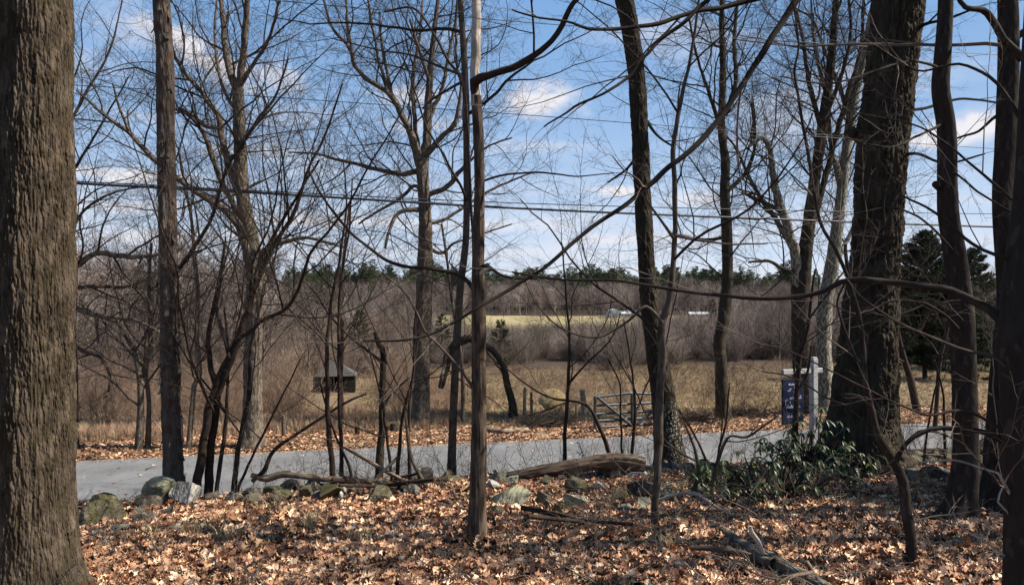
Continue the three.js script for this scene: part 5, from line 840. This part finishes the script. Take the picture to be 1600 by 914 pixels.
// ---------------------------------------------------------------- shed in the meadow
{
  const z = hit(523, 611), b = P(523, 611, z), k = z / F, g = thing('small_shed', 'small ruined shed with grey hipped roof in the left meadow', 'shed', b); g.rotation.y = .18;
  const w = 62 * k, d = 48 * k, h = 27 * k, rng = RNG(701), dark = flat(.018, .015, .013), roofM = barkMat('weathered shingles', H_WOOD, [.3, .5], [.05, .047, .043], [.095, .09, .084], [.04, .037, .034], .0, .01, 711);
  const plank = (x, zz, ry, ww, hh) => { const p = new THREE.BoxGeometry(ww, hh, .03); const m = part('plank', p, dark, g); m.position.set(x, hh / 2, zz); m.rotation.y = ry; m.rotation.z = rng.n() * .02; };
  const nx = 11, nz = 8; for (let i = 0; i < nx; i++) { const x = (i + .5) / nx * w - w / 2; if (i < 5 || i > 7) plank(x, d / 2, 0, w / nx * .94, h * rng.r(.93, 1)); plank(x, -d / 2, 0, w / nx * .94, h); }
  for (let i = 0; i < nz; i++) for (const s of [-1, 1]) plank(s * w / 2, (i + .5) / nz * d - d / 2, Math.PI / 2, d / nz * .94, h);
  const rows = 8, ov = 1.08, rh = 20 * k, ridge = .12; const roof = new THREE.Group(); roof.name = 'roof'; g.add(roof);
  for (let side = 0; side < 4; side++) for (let i = 0; i < rows; i++) {
    const t0 = i / rows, t1 = Math.min(1, (i + 1.15) / rows), half = (t) => [w / 2 * ov * (1 - t * (1 - ridge)), d / 2 * ov * (1 - t)], [ax, az] = half(t0), [bx, bz] = half(t1), y0 = h - .05 + rh * t0 + .03, y1 = h - .05 + rh * t1;
    const q = side === 0 ? [[-ax, az], [ax, az], [bx, bz], [-bx, bz]] : side === 1 ? [[ax, az], [ax, -az], [bx, -bz], [bx, bz]] : side === 2 ? [[ax, -az], [-ax, -az], [-bx, -bz], [bx, -bz]] : [[-ax, -az], [-ax, az], [-bx, bz], [-bx, -bz]];
    const gb = new GB(), n = V(side === 1 ? 1 : side === 3 ? -1 : 0, .8, side === 0 ? 1 : side === 2 ? -1 : 0).normalize();
    const ys = [y0, y0, y1, y1]; q.forEach(([x, zz], m) => gb.vert(x, ys[m], zz, n.x, n.y, n.z, (side % 2 ? zz : x), ys[m] * 1.5 + side)); q.slice(0, 2).forEach(([x, zz], m) => gb.vert(x, y0 - .04, zz, n.x, 0, n.z, (side % 2 ? zz : x), 0)); gb.i.push(0, 1, 2, 0, 2, 3, 4, 5, 1, 4, 1, 0); part('shingle_row', gb.geo(), roofM, roof);
  }
}
for (const [label, px, yb, yt, w, lean, s] of [['left of two short dark posts right of the old shed', 612, 607, 585, 5, -2, 11], ['right of two short dark posts right of the old shed', 617, 606, 589, 4, 2, 12], ['short fence post standing in the grass before the shed', 514, 620, 611, 4, 0, 13]]) post(label, px, yt, yb, w, M.postDark, lean, s);
// ---------------------------------------------------------------- wires along the lane
M.cable = flat(.025, .025, .028, .6);
for (const [label, pts, r] of [
  ['thick black utility cable, lowest of the overhead wires', [[-300, 262], [110, 286], [400, 301], [800, 325], [1200, 342], [1545, 354], [2000, 366]], .022],
  ['thin wire just above the thick black cable', [[-300, 268], [110, 283], [400, 298], [800, 317], [1200, 328], [1545, 334], [2000, 338]], .009],
  ['thin middle overhead wire crossing the sky behind the trunks', [[-300, 110], [100, 132], [400, 150], [800, 178], [1200, 208], [1600, 235], [2000, 258]], .007],
  ['topmost thin overhead wire near the upper edge', [[-300, -70], [100, -28], [445, 2], [800, 33], [1200, 62], [1600, 88], [2000, 110]], .007]]) {
  const p3 = pts.map(([x, y]) => { const dd = -8.2, zz = (22.5 + dd / .9766) / (1 - .22 * (x - 800) / F); return P(x, y, zz); }), [sp] = smooth(p3, p3.map(() => r), .8), gb = new GB(sp[0]); tube(gb, sp, sp.map(() => r), 6);
  const m = shade(new THREE.Mesh(gb.geo(), M.cable)); m.name = numbered('utility_wire'); m.position.copy(sp[0]); scene.add(m); tag(m, label, 'wire');
}
// ---------------------------------------------------------------- far farm things at the field's edge
M.white = flat(.55, .55, .54, .6);
{
  const Z = 285, at = (px) => onGround(px2x(px, Z), Z);
  const hoop = (label, px, w, h, len) => { const b = at(px), g = thing('hoop_house', label, 'greenhouse', b); const s = new THREE.Shape(); s.moveTo(-w / 2, 0); s.lineTo(-w / 2, h * .4); s.absellipse(0, h * .4, w / 2, h * .6, Math.PI, 0, true); s.lineTo(w / 2, 0); s.closePath(); const e = new THREE.ExtrudeGeometry(s, { depth: len, bevelEnabled: false, curveSegments: 14 }); e.translate(0, 0, -len / 2); const m = part('cover', e, M.white, g); const d = new THREE.BoxGeometry(w * .3, h * .55, .06); d.translate(0, h * .275, len / 2 + .03); part('door', d, flat(.3, .36, .38), g); for (const f of [-.4, 0, .4]) { const r = new THREE.TorusGeometry(w / 2, .05, 5, 16, Math.PI); r.scale(1, h * .6 / (w / 2) * 1.01, 1); r.translate(0, h * .4, f * len); part('hoop', r, flat(.5, .55, .55), g); } return g; };
  hoop('white domed greenhouse, leftmost of the far farm buildings', 959, 4.4, 3.1, 9);
  const low = (name, label, px, w, h, d, rm) => { const b = at(px), g = thing(name, label, 'building', b); const wl = new THREE.BoxGeometry(w, h * .66, d); wl.translate(0, h * .33, 0); part('wall', wl, M.white, g); const s = new THREE.Shape([new THREE.Vector2(-d / 2 - .2, 0), new THREE.Vector2(d / 2 + .2, 0), new THREE.Vector2(0, h * .38)]), e = new THREE.ExtrudeGeometry(s, { depth: w + .3, bevelEnabled: false }); e.rotateY(Math.PI / 2); e.translate(-w / 2 - .15, h * .665, 0); part('roof', e, rm, g); for (let i = 0; i < 4; i++) { const q = new THREE.BoxGeometry(w * .09, h * .3, .06); q.translate((i - 1.5) * w * .22, h * .36, d / 2 + .02); part('window', q, flat(.08, .09, .1, .3), g); } };
  low('low_shed', 'long low white shed beside the domed greenhouse', 974, 5.4, 2.1, 3, M.white);
  low('low_shed', 'long low white shed seen far right of the leaning trunk', 1092, 7.5, 2, 3.2, flat(.45, .45, .46));
  low('low_shed', 'small white outbuilding at the right end of the far field', 1104, 2.6, 1.7, 2.4, M.white);
  low('farm_house', 'pale house among the leafless woods far left', 282, 9, 5, 6, flat(.3, .3, .32));
  { const b = at(986), g = thing('box_truck', 'white box truck with red cab parked by the far sheds', 'truck', b); const bx = (n, w, h, d, x, y, m) => { const q = new THREE.BoxGeometry(w, h, d); q.translate(x, y, 0); part(n, q, m, g); }; bx('cargo_box', 3.2, 1.7, 1.9, .6, 1.65, M.white); bx('cab', 1.2, 1.5, 1.8, -1.75, 1.3, flat(.5, .05, .03, .4)); bx('windscreen', .06, .55, 1.5, -2.37, 1.65, flat(.05, .06, .07, .2)); for (const x of [-1.6, 1.4]) for (const s of [-1, 1]) { const q = new THREE.CylinderGeometry(.42, .42, .28, 14); q.rotateX(Math.PI / 2); q.translate(x, .42, s * .8); part('wheel', q, flat(.03, .03, .03), g); } }
}
// ---------------------------------------------------------------- evergreens nearer by
function conifer(name, label, px, yTop, yBot, wPx, seed, tone, z0, o = {}) {
  const z = z0 ?? hit(px, yBot), b = P(px, yBot, z); b.y = ground(b.x, z); const H = EY - (yTop - 457) / F * z - b.y, W = wPx * z / F / 2, g = thing(name, label, 'evergreen tree', b), rng = RNG(seed);
  const gt = new GB(); tube(gt, [V(0, -.2, 0), V(0, H * .5, 0), V(0, H * .97, 0)], [H * .016, H * .010, .015], 8, { tile: [.5, 1] }); part('trunk', gt.geo(), M.oakDark, g);
  const gb = new GB(), ms = []; const n = o.n ?? 150;
  for (let i = 0; i < n; i++) { const t = Math.pow((i + rng()) / n, .85), y = H * (o.low ?? .08) + H * (1 - (o.low ?? .08)) * t, L = W * Math.pow(1 - t, .75) * rng.r(.6, 1.12) + .12, a = i * 2.4 + rng.n(), d = V(Math.cos(a), rng.r(-.2, .35) + t * .4, Math.sin(a)).normalize(), e = V(0, y, 0).addScaledVector(d, L); tube(gb, [V(0, y, 0), V(0, y, 0).addScaledVector(d, L * .55).add(V(0, -.03 * L, 0)), e], [.012 + .012 * L, .012, .005], 4); const m = Math.max(3, Math.round(L * 6)); for (let j = 0; j < m; j++) { const f = mix(.25, 1.02, (j + rng()) / m), q = V(0, y, 0).addScaledVector(d, L * f); ms.push(frame(q, d.clone().add(V(rng.n() * .9, rng.n() * .5 + .1, rng.n() * .9)).normalize(), rng() * 6.28, rng.r(.5, 1.05) * (o.clump ?? 1))); } }
  part('branches', gb.geo(), M.oakDark, g, 'stuff'); copies('needles', CLUMP, tone, ms, g);
}
const CLUMP = (() => { const rng = RNG(801), gb = new GB(); needleClump(gb, rng, V(0, 0, 0), V(0, 1, 0), .42, .16, 70); return gb.geo(); })();
M.needleDark = flat(.03, .042, .02, .85); M.needleOlive = flat(.06, .062, .024, .85);
conifer('spruce_tree', 'dark dense spruce between the right oak and bent smooth trunk', 1446, 366, 590, 225, 811, M.needleDark, 52, { n: 440 });
conifer('spruce_tree', 'smaller dark spruce just right of the dense one', 1522, 392, 590, 150, 813, M.needleDark, 62, { n: 260 });
conifer('cedar_tree', 'olive green cedar in the brush above the old shed', 562, 486, 566, 60, 815, M.needleOlive, 74, { n: 90, clump: .8 });
conifer('cedar_tree', 'small green pine in the brush left of the arched trunk', 690, 494, 560, 40, 817, M.needleDark, 76, { n: 70, clump: .8 });
conifer('cedar_tree', 'green cedar in the brush right of the central trunk', 782, 503, 562, 46, 819, M.needleOlive, 72, { n: 80, clump: .8 });
conifer('cedar_tree', 'narrow yellowish cedar left of the kinked tree', 1112, 470, 560, 30, 821, M.needleOlive, 88, { n: 80, clump: .7 });
conifer('cedar_tree', 'low dark cedar in the brush behind the shaggy trunk', 236, 540, 620, 60, 823, M.needleOlive, 52, { n: 60, clump: .6 });
conifer('hemlock_tree', 'dark hemlock standing outside the frame to the right', 2120, 20, 800, 560, 825, M.needleDark, 9.3, { n: 240, low: .12 });
// ---------------------------------------------------------------- rhododendron and fern
function rhodoLeaf(seed) { const rng = RNG(seed), gb = new GB(), n = 6, droop = rng.r(.25, .6); for (let i = 0; i <= n; i++) { const t = i / n, w = .17 * Math.pow(Math.sin(Math.PI * Math.min(.999, t * .93 + .05)), .8), y = -droop * t * t; for (const s of [-1, 0, 1]) gb.vert(s * w, y + (s ? .05 : 0) * (w / .17), t, 0, 1, 0, s, t); } for (let i = 0; i < n; i++) for (const s of [0, 1]) { const a = i * 3 + s; gb.i.push(a, a + 3, a + 1, a + 1, a + 3, a + 4); } const g = gb.geo(); g.computeVertexNormals(); return g; }
const RL = [1, 2, 3].map(rhodoLeaf);
M.rhodo = [[.028, .042, .011], [.05, .065, .014], [.10, .098, .022]].map((c) => new THREE.MeshPhysicalMaterial({ color: new THREE.Color().setRGB(...c), roughness: .45, specularIntensity: .55 }));
function rhododendron(label, px, py, z, W, H, whorls, nMesh, seed) {
  const b = P(px, py, z); b.y = ground(b.x, z); const g = thing('rhododendron', label, 'shrub', b), rng = RNG(seed); let left = nMesh; const inst = RL.map(() => []);
  for (let s = 0; s < whorls; s++) {
    const a = rng() * 6.28, e = Math.pow(rng(), .6), up = rng.r(.15, 1), tip = V(Math.cos(a) * W * e, H * up * (1 - .45 * e) * (.6 + .7 * Math.abs(pn(a * 1.3, seed))), Math.sin(a) * .5 * e * W), base = V(tip.x * .3 + rng.n() * .1, -.05, tip.z * .3);
    if (s < 46) { const gb = new GB(), [sp, sr] = smooth([base, base.clone().lerp(tip, .5).add(V(rng.n() * .1, H * .12, rng.n() * .1)), tip], [.014, .010, .006], .12); tube(gb, sp, sr, 5, { tile: [.3, .6] }); part('stem', gb.geo(), M.brown, g); }
    const n = 5 + rng.i(4), L0 = rng.r(.085, .14), mat = M.rhodo[rng() < .55 ? 0 : rng() < .75 ? 1 : 2];
    for (let k = 0; k < n; k++) { const q = new THREE.Quaternion().setFromEuler(new THREE.Euler(rng.r(.0, .65), k / n * 6.28 + rng.n() * .3, rng.n() * .25, 'YXZ')), m4 = new THREE.Matrix4().compose(tip, q, V(L0, L0, L0 * rng.r(.85, 1.2))), kind = rng.i(3); if (left-- > 0) { const m = part('leaf', RL[kind], mat, g); m.matrix.copy(m4); m.matrix.decompose(m.position, m.quaternion, m.scale); } else inst[kind].push(m4); }
  }
  inst.forEach((m, k) => { if (m.length) copies('leaves', RL[k], M.rhodo[k === 2 ? 1 : 0], m, g); });
}
rhododendron('large dark glossy rhododendron bush below the hanging sign', 1215, 795, 9.6, 1.25, 1.2, 105, 290, 901);
rhododendron('leggy rhododendron clump directly in front of the sign post', 1258, 740, 11.2, .85, 1.7, 74, 140, 903);
rhododendron('low rhododendron shoots at the foot of the right oak', 1322, 735, 10.9, .45, .95, 40, 80, 905);
rhododendron('small rhododendron sprig right of the thin curving shoot', 1140, 770, 10.4, .45, .6, 34, 70, 907);
{ const mk = (label, px, py, n, L, seed) => { const z = hit(px, py), b = onGround(px2x(px, z), z), g = thing('fern', label, 'fern', b), rng = RNG(seed), mat = flat(.07, .10, .03, .7);
    for (let k = 0; k < n; k++) { const a = k / n * 6.28 + rng.n() * .3, gb = new GB(), l = L * rng.r(.7, 1.1), N = 12; let pp = V(0, 0, 0); const cen = []; for (let i = 0; i <= N; i++) { const t = i / N; cen.push(V(Math.cos(a) * l * t * .8, l * (.75 * t - .75 * t * t), Math.sin(a) * l * t * .8)); } tube(gb, cen, cen.map(() => .0025), 3); const sd = V(-Math.sin(a), 0, Math.cos(a)); for (let i = 1; i < N; i++) for (const s of [-1, 1]) { const w = .07 * (1 - i / N) * l / .35 + .012, c = gb.count, p = cen[i], q = p.clone().addScaledVector(sd, s * w).add(V(Math.cos(a) * .02, -.01, Math.sin(a) * .02)), d = V(Math.cos(a) * .011, 0, Math.sin(a) * .011); for (const o of [p.clone().sub(d), p.clone().add(d), q]) gb.vert(o.x, o.y, o.z, 0, 1, 0, 0, 0); gb.i.push(c, c + 1, c + 2); } const ge = gb.geo(); ge.computeVertexNormals(); part('frond', ge, mat, g); } };
  mk('green fern on the stones right of the leaning trunk', 1066, 768, 12, .42, 911); mk('small green fern below the pale crooked stick', 1050, 812, 7, .25, 913); }
renderer.render(scene, camera);
